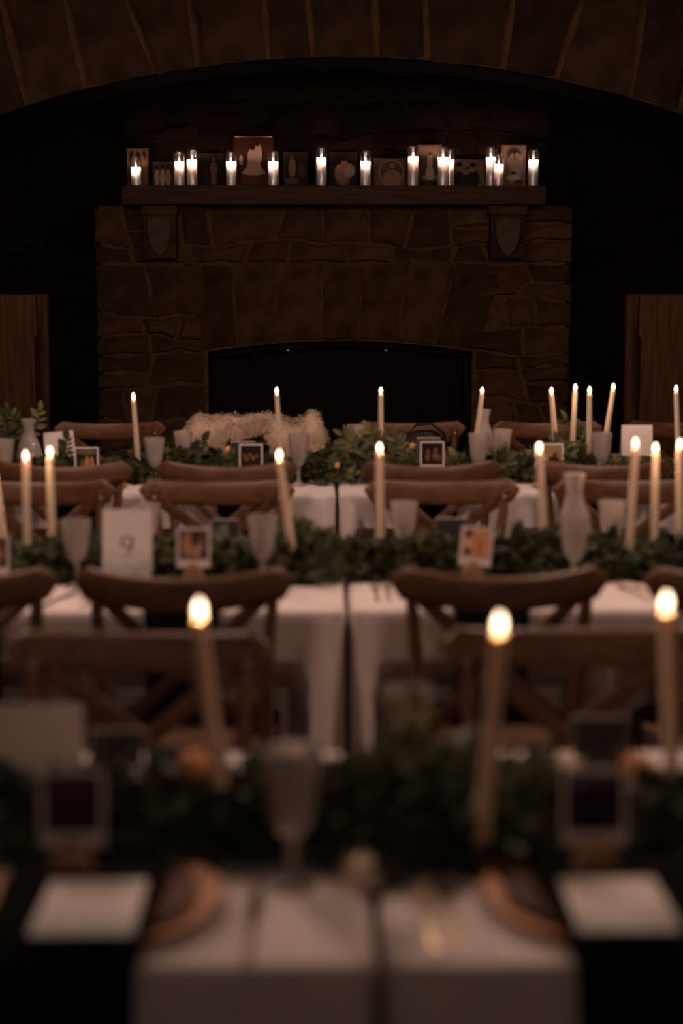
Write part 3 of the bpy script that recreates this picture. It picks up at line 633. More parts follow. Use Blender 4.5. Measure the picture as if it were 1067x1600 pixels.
# ================================================================== CHAIRS
def make_chair(label):
    t = thing('cross_back_chair', label, 'chair', (0, 0, 0)); W = 0.255; c = M['chair']
    def ry(x): return 0.075 * (x / W) ** 2
    def rz(x): return 0.848 + 0.022 * (abs(x) / W) ** 2.2
    n = 18; pts, rad = [], []
    for i in range(n + 1):
        u = -1 + 2 * i / n; x = W * math.sin(u * math.pi / 2) if abs(u) > .0 else 0
        x = W * u
        e = min(1.0, (1 - abs(u)) / 0.09); e = math.sqrt(max(0.04, 1 - (1 - e) ** 2))
        pts.append((x, ry(x), rz(x))); rad.append((0.040 * e, 0.0135 * (0.5 + 0.5 * e)))
    MB().tube(pts, rad, 14, ref=(0, 0, 1), sq=0.75).obj('top_rail', c, t, 60)
    for s in (-1, 1):
        MB().tube([(s * .205, -.07, 0), (s * .197, -.01, .25), (s * .190, .055, .45), (s * .188, .058, .56), (s * .196, .055, .70), (s * .205, .066, .80), (s * .208, .0685, .868)],
                  [.014, .016, .018, .018, .0165, .0155, .013], 10).obj('rear_leg', c, t, 60)
        MB().tube([(s * .205, .455, 0), (s * .198, .44, .25), (s * .19, .42, .45)], [.013, .016, .018], 10).obj('front_leg', c, t, 60)
        p = [(s * (-.168 + .35 * k / 10), .062 - .075 * math.sin(math.pi * k / 10) ** 1 * .9 + (0.005 if s > 0 else -0.006), .50 + .325 * (k / 10) ** 0.9) for k in range(11)]
        MB().tube(p, (0.019, 0.0065), 8, ref=(s * -.6, 0, .8)).obj('cross_slat', c, t, 60)
        MB().lathe([(0, .004), (.005, .0035), (.007, 0)], 10).obj('screw', M['steel'], t, 60, (s * .208, .083, .845)).rotation_euler = (math.radians(-90), 0, 0)
        MB().tube([(s * .199, -.015, .22), (s * .199, .44, .22)], .009, 8).obj('stretcher', c, t)
    MB().tube([(-.199, .2, .22), (.199, .2, .22)], .009, 8).obj('stretcher', c, t)
    # seat
    vs, fs = [], []; k = 28
    for (sc_, z) in ((0.96, .432), (1.0, .438), (1.0, .458), (.96, .465), (.85, .462)):
        for i in range(k):
            th = 2 * math.pi * i / k; cc, ss = math.cos(th), math.sin(th); a = abs(cc) ** .45 * math.copysign(1, cc); b = abs(ss) ** .45 * math.copysign(1, ss)
            vs.append((sc_ * a * (.215 - .02 * (b < 0)), .255 + sc_ * b * .205, z))
    for r_ in range(4):
        for i in range(k): fs.append((r_ * k + i, r_ * k + (i + 1) % k, (r_ + 1) * k + (i + 1) % k, (r_ + 1) * k + i))
    fs += [tuple(range(k))[::-1], tuple(range(4 * k, 5 * k))]
    m = MB(); m.add(vs, fs); m.obj('seat', M['seat'], t, 40)
    return t
PI = math.pi
proto = None
def chair(px, Y, facing, label, group, py=890, dz=0):
    global proto
    x = atY(px, py, Y).x; rz = (0 if facing > 0 else PI) + R.uniform(-.03, .03)
    if proto is None:
        proto = make_chair(label); proto.location = (x, Y, 0); proto.rotation_euler = (0, 0, rz); proto['group'] = group; return proto
    return dup(proto, label, (x, Y, 0), rz, group)
g = 'chairs on the far side of the front table'
chair(225, 2.93, -1, 'brown cross-back chair facing us across the front table, left, behind the tall taper', g, 1010)
chair(888, 2.95, -1, 'brown cross-back chair facing us across the front table, right of the seam', g, 1000)
g = 'chairs on the near side of the middle table'
chair(-92, 3.48, 1, 'brown cross-back chair seen from behind, cut off by the left edge, middle table', g, 900)
chair(283, 3.47, 1, 'brown cross-back chair seen from behind, below the card numbered 9', g, 900)
chair(787, 3.47, 1, 'brown cross-back chair seen from behind, below the carafe and tilted photo', g, 900)
chair(1190, 3.45, 1, 'brown cross-back chair seen from behind, cut off by the right edge, middle table', g, 900)
g = 'chairs on the far side of the middle table'
chair(65, 5.12, -1, 'brown cross-back chair facing us behind the left pair of middle tapers', g, 760)
chair(342, 5.12, -1, 'brown cross-back chair facing us, left of the seam behind the middle table', g, 760)
chair(688, 5.12, -1, 'brown cross-back chair facing us, right of the seam behind the middle table', g, 760)
chair(976, 5.12, -1, 'brown cross-back chair facing us behind the carafe on the middle table', g, 760)
g = 'chairs on the near side of the back table'
chair(92, 5.53, 1, 'brown cross-back chair seen from behind at the back table, left end', g, 725)
chair(352, 5.53, 1, 'brown cross-back chair seen from behind at the back table, below the sheepskin', g, 725)
chair(677, 5.53, 1, 'brown cross-back chair seen from behind at the back table, right of the seam', g, 725)
chair(948, 5.53, 1, 'brown cross-back chair seen from behind at the back table, under the taper cluster', g, 725)
g = 'chairs on the far side of the back table'
YF = 7.18
chair(174, YF, -1, 'dim cross-back chair against the fireplace, left of the sheepskin', g, 665)
chair(398, YF, -1, 'cross-back chair draped with the cream sheepskin', g, 665)
chair(640, YF, -1, 'dim cross-back chair before the firebox with a black bag on it', g, 665)
chair(852, YF, -1, 'dim cross-back chair behind the cluster of four tapers', g, 665)
chair(1060, YF, -1, 'dim cross-back chair before the right bench end board', g, 665)
# ================================================================== SHEEPSKIN
def sheepskin():
    c = atY(398, 660, YF); t = thing('sheepskin', 'fluffy cream sheepskin draped over the back of a chair by the fireplace', 'sheepskin', (c.x, YF, 0))
    rn = random.Random(3); S = 40; Q = 30; vs, fs = [], []
    # sheet: u across the rail, v from front hem over the rail to the back hem
    def prof(u):      # how far the front hangs
        d = abs(u + 0.035)
        return 0.050 + 0.225 * max(0, min(1, (d - 0.10) / 0.06)) ** 0.8
    Wd = 0.335
    def P(u, v):
        x = Wd * u; xr = max(-.255, min(.255, x)); yr = -0.075 * (xr / .255) ** 2; zr = 0.918 - 0.012 * abs(u) ** 2 + 0.012 * math.sin(u * 9) + 0.03 * math.exp(-((abs(u) - .82) / .13) ** 2)
        drop = max(0, abs(x) - .27)
        if v < 0:   # front (towards the camera = -y)
            L = prof(x); s = -v * L; y = yr - 0.035 - 0.035 * min(1, s / .06) - .02 * math.sin(min(1, s / .2) * 3.1); z = zr - s * (1 - .1 * min(1, s)) - (0.02 if s > 0.02 else s)
            x *= 1 - 0.10 * (-v) * (1 if abs(u) > .4 else 0)
        else:
            L = 0.10 + .22 * max(0, min(1, (abs(u + .1) - .45) / .1)); s = v * L; y = yr + 0.035 + 0.03 * min(1, s / .06); z = zr - s - (0.02 if s > 0.02 else s); x *= 1 - .12 * v
        z -= drop * 0.9
        k = noise.noise(Vector((x * 9, y * 9 + v, z * 9))) * 0.028 + noise.noise(Vector((x * 24, y * 24, z * 24))) * 0.016
        return Vector((x + k, y - k * (1 if v < 0 else -1), z + k))
    V = [-1 + 2 * j / Q for j in range(Q + 1)]
    for i in range(S + 1):
        for v in V: vs.append(P(-1 + 2 * i / S, v))
    K = Q + 1
    for i in range(S):
        for j in range(Q): fs.append((i * K + j, (i + 1) * K + j, (i + 1) * K + j + 1, i * K + j + 1))
    m = MB(); m.add(vs, fs); o = m.obj('pelt', M['fleece'], t, 180)
    md = o.modifiers.new('thickness', 'SOLIDIFY'); md.thickness = 0.02; md.offset = 0
    # wool tufts
    fv, ff = [], []
    for k in range(26000):
        u, v = rn.uniform(-1, 1), rn.uniform(-1, .5); p = P(u, v); a = P(min(1, u + .02), v) - P(max(-1, u - .02), v); b = P(u, min(1, v + .02)) - P(u, max(-1, v - .02))
        nn = a.cross(b); nn = nn.normalized() if nn.length > 1e-9 else Vector((0, -1, 0))
        if v < -.05 and nn.y > 0: nn = -nn
        if -.05 <= v and nn.z < 0 and abs(v) < .1: nn = -nn
        if v > .1 and nn.y < 0: nn = -nn
        dr = (nn + Vector((rn.uniform(-.5, .5), rn.uniform(-.4, .4), rn.uniform(-1.1, 0)))).normalized(); L = rn.uniform(.016, .036)
        sd = dr.cross(Vector((rn.uniform(-1, 1), rn.uniform(-1, 1), rn.uniform(-1, 1)))).normalized() * .0009
        b_ = len(fv); tip = p + dr * L + Vector((0, 0, -.006)); mid = p + dr * L * .55 + Vector((0, 0, .001))
        fv += [p - sd, p + sd, mid + sd * .8, mid - sd * .8, tip]; ff += [(b_, b_ + 1, b_ + 2, b_ + 3), (b_ + 3, b_ + 2, b_ + 4)]
    m = MB(); m.add(fv, ff); o = m.obj('wool', M['fur'], t, 180); o['kind'] = 'stuff'
sheepskin()
# black bag on the chair by the firebox
bx = atY(662, 670, 7.05).x
bag = thing('handbag', 'black leather handbag standing on the chair before the firebox', 'bag', (bx, 6.985, 0.466)); bag.scale = (1, 1, 1.13)
vs, fs = [], []; k = 24
for z, sw, sd in ((0, .13, .05), (.01, .14, .055), (.12, .145, .055), (.24, .125, .04), (.32, .09, .022), (.352, .06, .012), (.36, .03, .006)):
    for i in range(k):
        th = 2 * PI * i / k; cc, ss = math.cos(th), math.sin(th); vs.append((sw * math.copysign(abs(cc) ** .6, cc), sd * math.copysign(abs(ss) ** .6, ss), z))
for r_ in range(6):
    for i in range(k): fs.append((r_ * k + i, r_ * k + (i + 1) % k, (r_ + 1) * k + (i + 1) % k, (r_ + 1) * k + i))
fs += [tuple(range(k))[::-1], tuple(range(6 * k, 7 * k))]
m = MB(); m.add(vs, fs); m.obj('body', M['leather'], bag, 50)
m = MB(); m.tube([(-.10, -.03, .25), (-.085, -.035, .34), (-.04, -.035, .385), (.03, -.035, .388), (.085, -.035, .35), (.11, -.03, .25)], .006, 8); m.obj('handle', M['leather'], bag, 60)
m = MB(); m.box(-.012, .012, -.052, -.046, .2, .215, bev=.002); m.obj('clasp', M['brass'], bag)
# ================================================================== GLASSWARE
def goblet_mesh(nm, h=0.165, r=0.041):
    k = h / 0.165; fc = lambda th, z: (1 + 0.03 * abs(math.sin(th * 6))) if .07 * k < z < .125 * k else 1.0
    out = [(0, 0), (.034, 0), (.035, .003), (.022, .007), (.008, .014), (.0065, .03), (.0095, .04), (.0065, .048), (.008, .058), (.020, .066), (.028, .078), (.0325, .10), (.0375, .135), (r, .163), (r, .165), (r - .0015, .165)]
    inn = [(r - .003, .16), (.0345, .135), (.029, .10), (.024, .084), (.014, .078), (0, .077)]
    return MB().lathe([(a * (k if a < r - .005 else 1), z * k) for a, z in out + inn], 24, facet=fc).mesh(nm, M['crystal'], 40)
GOB = goblet_mesh('goblet'); 
WATER = {}
def goblet(px, pyrim, Y, label, group, sx=1.0):
    P = atY(px, pyrim, Y); s = max(.75, min(1.25, (P.z - TT) / 0.165)); 
    o = link('goblet', GOB, None, (P.x, Y, TT)); o.scale = (sx, sx, s); tag(o, label, 'glass', group); return o
gg = 'cut crystal goblets on the '
goblet(455, 1172, 1.99, 'large blurred crystal goblet left of the seam on the front table', gg + 'front table')
goblet(637, 1074, 2.46, 'blurred glass behind the greenery, right of the seam, front table', gg + 'front table')
goblet(118, 812, 4.02, 'crystal goblet left of the card numbered 9', gg + 'middle table')
goblet(228, 787, 4.42, 'glass half hidden behind the card numbered 9', gg + 'middle table')
goblet(410, 806, 4.02, 'crystal goblet beside the leaning taper, middle table', gg + 'middle table')
goblet(631, 784, 4.40, 'crystal goblet right of the upright taper by the seam', gg + 'middle table')
goblet(898, 806, 4.0, 'stemmed goblet standing in front of the carafe', gg + 'middle table')
goblet(957, 783, 4.38, 'crystal goblet right of the carafe, before a leaning taper', gg + 'middle table')
goblet(241, 684, 6.0, 'crystal goblet beside the left slim taper, back table', gg + 'back table')
goblet(286, 674, 6.4, 'crystal goblet at the left edge of the sheepskin', gg + 'back table')
goblet(466, 677, 5.98, 'crystal goblet before the right lobe of the sheepskin', gg + 'back table')
goblet(557, 664, 6.42, 'crystal goblet rising from the greenery left of the firebox taper', gg + 'back table')
goblet(748, 677, 6.02, 'crystal goblet under the right-leaning slim taper', gg + 'back table')
goblet(785, 671, 6.38, 'crystal goblet behind and right of the right-leaning slim taper', gg + 'back table')
goblet(940, 676, 6.02, 'crystal goblet right of the taper cluster', gg + 'back table')
goblet(6, 686, 6.05, 'crystal glass at the left picture edge beside the carafe, back table', gg + 'back table')
def carafe(px, pyrim, Y, label):
    P = atY(px, pyrim, Y); h = P.z - TT; k = h
    prof = [(0, 0), (.042, 0), (.046, .004), (.050, .12 * k), (.054, .30 * k), (.052, .42 * k), (.042, .58 * k), (.028, .72 * k), (.0215, .80 * k), (.024, .90 * k), (.030, .985 * k), (.031, k), (.029, k), (.0275, .985 * k), (.0215, .90 * k), (.019, .80 * k), (.0255, .72 * k), (.039, .58 * k), (.049, .42 * k), (.051, .30 * k), (.047, .12 * k), (.04, .01), (0, .008)]
    o = MB().lathe(prof, 28, facet=lambda th, z: 1 + .012 * math.cos(th * 10) if z < .6 * k else 1).obj('carafe', M['crystal'], None, 60, (P.x, Y, TT))
    tag(o, label, 'carafe', 'glass carafes'); return o
carafe(898, 740, 4.2, 'ribbed glass water carafe standing on the middle table, right')
carafe(44, 655, 6.18, 'glass carafe with leafy sprigs behind it, left end of the back table')
carafe(756, 640, 6.5, 'glass carafe partly hidden behind the right-leaning slim taper')
# ================================================================== CARDS AND INSTANT PHOTOS
def instant(px0, px1, pyt, Y, label, base, blobs, group, back=False, holder=True, lean=8, rz=0, bm=None):
    a, b = atY(px0, pyt, Y), atY(px1, pyt, Y); wd = b.x - a.x; h = wd * 1.2
    t = thing('instant_photo', label, 'photo', ((a.x + b.x) / 2, Y, TT)); t['group'] = group
    t.rotation_euler = (math.radians(-lean), math.radians(rz), 0)
    zt = atY((px0 + px1) / 2, pyt, Y).z - TT; z0 = max(0.012, zt - h)
    hw = wd / 2; z1 = zt
    MB().box(-hw, hw, (0 if back else -0.0008), 0.0008, z0, z1).obj('paper', bm or M['white'], t, None)
    if back:
        MB().box(-hw * .985, hw * .985, -0.0012, 0, z0 + .001, z1 - .0025).obj('black_back', M['blackframe'], t, None)
    else:
        q = wd * 0.065; quad('print', -hw + q, hw - q, z0 + wd * 0.24, z1 - q, -0.0012, picmat('print', base, blobs), t)
    if holder:     # half round wooden foot, top-level thing of its own
        hm = MB(); n = 14; pts = [(0.034 * math.cos(PI * i / n), 0.034 * math.sin(PI * i / n)) for i in range(n + 1)]
        vs = [(x, -.010, z) for x, z in pts] + [(x, .010, z) for x, z in pts]; N2 = n + 1
        fs = [tuple(range(N2)), tuple(range(N2, 2 * N2))[::-1]] + [(i, i + 1, N2 + i + 1, N2 + i) for i in range(n)] + [(n, 0, N2, 2 * N2 - 1)]
        hm.add(vs, fs); o = hm.obj('card_holder', M['wood_block'], None, 30, ((a.x + b.x) / 2, Y - 0.012, TT)); o.scale = (1, 1, max(.8, z0 / .034 + .45))
        tag(o, 'half-round beech holder of ' + label.replace('instant photo', 'photo'), 'card holder', 'wooden holders')
    return t
PEOPLE = [(.3, .45, .2, .35, (.42, .22, .12), .4), (.62, .35, .22, .3, (.45, .25, .18), .4), (.55, .7, .16, .25, (.06, .03, .03), .4), (.3, .78, .14, .12, (.38, .2, .1), .4), (.85, .2, .1, .15, (.05, .03, .04), .4)]
WARM = [(.55, .5, .34, .5, (.62, .30, .14), .3), (.62, .4, .06, .3, (.35, .12, .06), .4), (.2, .82, .14, .14, (.05, .05, .06), .2), (.2, .2, .14, .12, (.05, .04, .05), .2), (.2, .5, .12, .12, (.7, .48, .34), .3)]
NIGHT = [(.2, .5, .08, .1, (.2, .09, .04), .5), (.45, .56, .07, .08, (.24, .12, .06), .5), (.8, .52, .07, .08, (.2, .09, .04), .5), (.62, .42, .09, .1, (.26, .11, .05), .6), (.3, .36, .1, .1, (.22, .1, .045), .6)]
gi = 'instant photos as place cards'
instant(275, 327, 826, 3.98, 'instant photo of two people, right of the card numbered 9', (.10, .05, .05), PEOPLE, gi)
instant(713, 764, 824, 3.98, 'tilted instant photo with orange tones, right of the seam, middle table', (.55, .33, .22), WARM, gi, rz=6)
instant(-40, 12, 838, 3.98, 'instant photo cut off by the left edge, middle table', (.12, .06, .04), PEOPLE, gi)
instant(115, 153, 699, 5.98, 'gold-edged instant photo of a group below the tilted blank card', (.02, .014, .01), [(.5, .85, .5, .12, (.16, .11, .06), .3), (.3, .3, .1, .2, (.2, .1, .05), .3), (.52, .35, .1, .3, (.45, .24, .12), .3), (.75, .35, .1, .28, (.45, .2, .08), .3)], gi, bm=M['white'])
instant(373, 410, 694, 5.98, 'instant photo of a night crowd below the sheepskin', (.02, .012, .008), NIGHT, gi)
instant(657, 695, 690, 5.98, 'gold-edged dark instant photo right of the seam, back table', (.015, .01, .008), [(.28, .35, .09, .16, (.22, .09, .035), .6), (.3, .62, .06, .1, (.2, .11, .07), .5), (.64, .4, .13, .16, (.2, .1, .045), .6), (.66, .68, .08, .08, (.22, .12, .06), .5), (.82, .3, .1, .14, (.15, .07, .03), .6)], gi)
instant(836, 882, 693, 5.99, 'golden instant photo with one figure, left of the taper cluster', (.35, .22, .11), [(.7, .3, .16, .3, (.03, .02, .012), .2), (.72, .62, .07, .1, (.06, .04, .03), .3), (.4, .4, .2, .1, (.6, .45, .3), .3)], gi)
instant(58, 160, 1210, 1.99, 'large blurred instant photo beside the left menu card', (.05, .028, .022), [(.5, .85, .3, .15, (.11, .05, .04), .5)], gi)
instant(882, 984, 1207, 1.99, 'large blurred instant photo beside the right menu card', (.025, .015, .013), [(.2, .85, .2, .12, (.13, .12, .26), .6), (.6, .9, .4, .12, (.12, .06, .06), .5)], gi)
gb = 'instant photos seen from behind'
instant(140, 222, 1142, 2.42, 'black back of an instant photo, left, across the front table', None, None, gb, True, False)
instant(222, 290, 1166, 2.45, 'slate-grey card beside the left black photo back, front table', None, None, gb, False, False) if False else None
instant(897, 984, 1122, 2.42, 'black back of an instant photo, right, across the front table', None, None, gb, True, False)
instant(331, 372, 812, 4.40, 'black back of an instant photo left of the central goblet', None, None, gb, True, False)
instant(682, 732, 810, 4.40, 'black back of an instant photo above the tilted orange photo', None, None, gb, True, False)
instant(652, 689, 684, 6.35, 'black back of an instant photo behind the gold-edged dark one', None, None, gb, True, False)
instant(361, 398, 690, 6.4, 'black back of an instant photo before the sheepskin opening', None, None, gb, True, False)
# slate card lying upright on front table
a_, b_ = atY(226, 1168, 2.44), atY(288, 1168, 2.44)
o = MB().box(-(b_.x - a_.x) / 2, (b_.x - a_.x) / 2, -.001, .001, 0, a_.z - TT).obj('place_card', M['bluecard'], None, None, ((a_.x + b_.x) / 2, 2.44, TT)); o.rotation_euler = (math.radians(-6), 0, 0); tag(o, 'dark slate-blue card standing left of the left front taper', 'card')
# wooden disc
o = MB().lathe([(0, -.008), (.036, -.008), (.038, -.005), (.038, .005), (.036, .008), (0, .008)], 28).obj('wood_slice', M['charger'], None, 40); p_ = atY(188, 703, 6.3); o.location = (p_.x, 6.3, TT + 0.037); o.rotation_euler = (math.radians(82), 0, 0); tag(o, 'round brown wood slice standing left of the left slim taper', 'wood slice')
# table number cards
def number_card(px0, px1, pyt, Y, label, prin, rz=0, lean=10, hgt=None, ry=0):
    a, b = atY(px0, pyt, Y), atY(px1, pyt, Y); wd = b.x - a.x; zt = a.z - TT; h = hgt or zt
    t = thing('table_number_card', label, 'card', ((a.x + b.x) / 2, Y, TT + zt - h)); t['group'] = 'table number cards'
    t.rotation_euler = (math.radians(-lean), math.radians(ry), rz); hw = wd / 2
    MB().box(-hw, hw, 0, .0012, 0, h / math.cos(math.radians(lean))).obj('front_leaf', M['white'], t, None)
    o = MB().box(-hw, hw, -.0006, .0006, -h / math.cos(math.radians(lean)), 0).obj('back_leaf', M['white'], t, None, (0, .001, h / math.cos(math.radians(lean)))); o.rotation_euler = (math.radians(2 * lean), 0, 0)
    if prin: quad('print', -hw + .001, hw - .001, 0.001, h - .001, -.0008, M['hills'], t)
    return t, hw, h
t9, hw9, h9 = number_card(157, 235, 799, 3.995, 'white table card numbered 9 above painted hills', True)
# the digit 9
m = MB(); s = hw9 * 2 / 78.0   # metres per photo pixel
def ribbon(mb, pts, wds):
    vs, fs = [], []
    for i, (x, z) in enumerate(pts):
        q, r_ = pts[max(i - 1, 0)], pts[min(i + 1, len(pts) - 1)]; dx, dz = r_[0] - q[0], r_[1] - q[1]; L = math.hypot(dx, dz) or 1; nx, nz = -dz / L, dx / L; w_ = wds[i] / 2
        vs += [(x + nx * w_, -.0014, z + nz * w_), (x - nx * w_, -.0014, z - nz * w_)]
    for i in range(len(pts) - 1): fs.append((2 * i, 2 * i + 1, 2 * i + 3, 2 * i + 2))
    mb.add(vs, fs)
cx9, cz9 = 0.0, h9 - s * 50
pts = []; wd_ = []
for i in range(25):
    a = 2 * PI * i / 24; pts.append((cx9 + s * 8 * math.cos(a), cz9 + s * 8.5 * math.sin(a))); wd_.append(s * (2.0 + 1.6 * abs(math.cos(a))))
for i in range(1, 12):
    u = i / 11; pts.append((cx9 + s * (8 - 1.0 * u - 10 * u ** 2.2), cz9 + s * (-23 * u))); wd_.append(s * (3.6 - 2.0 * u))
ribbon(m, pts, wd_); m.obj('digit', M['ink'], t9, None)
number_card(-18, 124, 1106, 2.36, 'large blurred table card at the left edge of the front table', True, lean=7)
number_card(70, 117, 675, 6.25, 'tilted blank white card on the back table, left', False, ry=-5, hgt=0.125)
number_card(973, 1021, 665, 6.2, 'blank white card before the right bench end, back table', False, hgt=0.125)
# ================================================================== PLACE SETTINGS
CH = MB().lathe([(0, 0), (.145, 0), (.160, .008), (.165, .013), (.163, .0155), (.155, .015), (.140, .0105), (.128, .008), (0, .008)], 48).mesh('charger', M['charger'], 50)
PL = MB().lathe([(0, .0), (.085, 0), (.115, .007), (.128, .011), (.1285, .0125), (.112, .009), (.085, .004), (0, .004)], 40).mesh('plate', M['plate'], 50)
def fork_mesh():
    m = MB(); m.tube([(0, -.10, .003), (0, -.06, .004), (0, .0, .006), (0, .045, .005)], [(.0045, .0014), (.0038, .0014), (.0025, .0016), (.003, .0016)], 8, ref=(1, 0, 0))
    m.tube([(0, .044, .005), (0, .055, .0035), (0, .068, .003), (0, .073, .0035)], [(.003, .0014), (.0115, .0011), (.0122, .0011), (.012, .001)], 8, ref=(1, 0, 0))
    for x in (-.0095, -.0032, .0032, .0095): m.tube([(x, .072, .0035), (x, .09, .005), (x, .102, .008)], [(.0017, .0009), (.0016, .0009), (.0009, .0006)], 6, ref=(1, 0, 0))
    return m.mesh('fork', M['gold'], 60)
def knife_mesh():
    m = MB(); m.tube([(0, -.11, .003), (0, -.06, .004), (0, -.01, .004), (0, .0, .0035), (.001, .01, .0025), (.002, .07, .0022), (.003, .10, .002), (.002, .118, .0018)],
           [(.0048, .003), (.0042, .003), (.0035, .0028), (.005, .0018), (.0085, .0009), (.0088, .0008), (.007, .0007), (.001, .0005)], 8, ref=(1, 0, 0))
    return m.mesh('knife', M['knife_metal'], 60)
FK, KN = fork_mesh(), knife_mesh()
def napkin(cx, cyt, yf, w_, hang, label, pz):
    """folded cloth strip lying over the plate and hanging off the table edge"""
    hw = w_ / 2; path = [(cyt + .11, pz), (cyt, pz + .001), (cyt - .09, pz + .001), (cyt - .15, pz - .004), (yf + .01, TT + .006), (yf - .008, TT + .003), (yf - .016, TT - .012), (yf - .02, TT - .05), (yf - .024, TT - hang * .5), (yf - .028, TT - hang)]
    vs, fs = [], []; n = 9
    for k, (y, z) in enumerate(path):
        for i in range(n):
            u = -1 + 2 * i / (n - 1); wob = .004 * math.sin(u * 5 + k); vs.append((cx + hw * u * (1 - .02 * k), y - (abs(wob) if k > 6 else 0), z + (.0015 * math.sin(u * 6 + k) if k < 4 else 0)))
    for k in range(len(path) - 1):
        for i in range(n - 1): fs.append((k * n + i, k * n + i + 1, (k + 1) * n + i + 1, (k + 1) * n + i))
    m = MB(); m.add(vs, fs); o = m.obj('napkin', M['napkin'], None, 60); md = o.modifiers.new('thickness', 'SOLIDIFY'); md.thickness = .005; md.offset = 1
    tag(o, label, 'napkin', 'dark napkins on the plates'); return o
def menu(cx, cy, z, label, w_=.126, l_=.168):
    t = thing('menu_card', label, 'card', (cx, cy, z)); t['group'] = 'menu cards on the plates'
    MB().box(-w_ / 2, w_ / 2, -l_ / 2, l_ / 2, 0, .0012).obj('sheet', M['white'], t, None)
    q = quad('print', -w_ / 2 + .001, w_ / 2 - .001, -l_ / 2 + .001, l_ / 2 - .001, 0, M['hills_soft'], t); q.rotation_euler = (math.radians(-90), 0, 0); q.location = (0, 0, .0016)
    return t
M['hills_soft'] = hills_mat('watercolour_wash', 0.65)
NAPX = {-.288: -.022, .380: .022}
def setting(cx, row, who, cutl=True):
    yf = YT[row]; cy = yf + 0.185
    o = link('charger', CH, None, (cx, cy, TT)); tag(o, f'round brown wooden charger {who}', 'charger', 'wooden chargers'); o.rotation_euler = (0, 0, R.uniform(0, 3))
    o = link('plate', PL, None, (cx, cy, TT + .0085)); tag(o, f'dark stoneware plate on the wooden charger {who}', 'plate', 'dark plates')
    napkin(cx + (NAPX.get(cx, 0)), cy, yf, .21, .27, f'dark napkin hanging off the table edge {who}', TT + .024)
    menu(cx, cy + (.11 if row == 2 else -.083), TT + .0325, f'white menu card on the dark napkin {who}')
SX = [(-.288, 0, 'at the left front place'), (.380, 0, 'at the right front place'),
      (-.87, 1, 'at the far left of the middle table'), (-.335, 1, 'below the card numbered 9'), (.43, 1, 'below the tilted orange photo'), (1.05, 1, 'at the far right of the middle table'),
      (-.903, 2, 'at the left end of the back table'), (-.285, 2, 'at the back table, below the sheepskin'), (.435, 2, 'at the back table, right of the seam'), (1.0, 2, 'at the back table, under the taper cluster')]
for cx, row, who in SX: setting(cx, row, who)
def cutlery(kind, px, py, rz, label, sc_=1.0):
    p = atZ(px, py, TT + .004); o = link(kind, FK if kind == 'fork' else KN, None, (p.x, p.y, TT + .0005)); o.rotation_euler = (0, 0, rz); tag(o, label, kind, 'gold cutlery'); return o
cutlery('knife', 394, 1440, 0.0, 'gold table knife right of the left front plate')
cutlery('fork', 668, 1435, 0.0, 'gold dinner fork nearer the seam at the right front place')
cutlery('fork', 702, 1428, 0.0, 'gold fork beside the right front charger')
cutlery('fork', 588, 926, 0.0, 'gold fork nearer the seam, middle table right')
cutlery('fork', 606, 924, 0.0, 'gold fork second from the seam, middle table right')
cutlery('knife', 92, 935, -0.25, 'gold knife left of the chair below the card numbered 9')
cutlery('fork', 143, 935, -.1, 'gold fork half behind the chair post, left, middle table')
cutlery('fork', 989, 925, .25, 'gold fork right of the carafe chair, middle table')
cutlery('fork', 1012, 925, .25, 'gold fork beside the right edge, middle table')
# ================================================================== GREENERY
def leaf_mesh(nm, L, W, m, tip=1.0, fold=.25, curl=.15):
    vs, fs = [], []; st = [(0, .04), (.12, .5), (.3, .92), (.5, 1.0), (.72, .78), (.9, .36), (1.0, .02)]
    for t, wv in st:
        z = -curl * L * t * t; hw = W / 2 * wv
        vs += [(-hw, L * t, z + fold * hw), (0, L * t, z), (hw, L * t, z + fold * hw)]
    for i in range(len(st) - 1):
        a = 3 * i; fs += [(a, a + 1, a + 4, a + 3), (a + 1, a + 2, a + 5, a + 4)]
    return MB().add(vs, fs).mesh(nm, m, 180)
LEAVES = [leaf_mesh('leaf', .055, .030, M['leaf_dark']), leaf_mesh('leaf', .048, .022, M['leaf_mid'], curl=.25), leaf_mesh('leaf', .062, .034, M['leaf_dark'], fold=.4), leaf_mesh('leaf', .040, .016, M['leaf_mid'], fold=.15)]
LEAF_PALE = [leaf_mesh('leaf', .065, .034, M['leaf_pale'], fold=.3), leaf_mesh('leaf', .05, .024, M['leaf_pale'], curl=.3)]
def leaf_rot(d, rn, up=Vector((0, 0, 1))):
    """matrix with +Y along d and the blade's normal near `up`"""
    d = d.normalized(); n = up + Vector((rn.uniform(-.6, .6), rn.uniform(-.8, .3), rn.uniform(-.2, .4))); n = (n - d * n.dot(d)).normalized(); x = d.cross(n)
    return Matrix((x, d, n)).transposed().to_4x4()
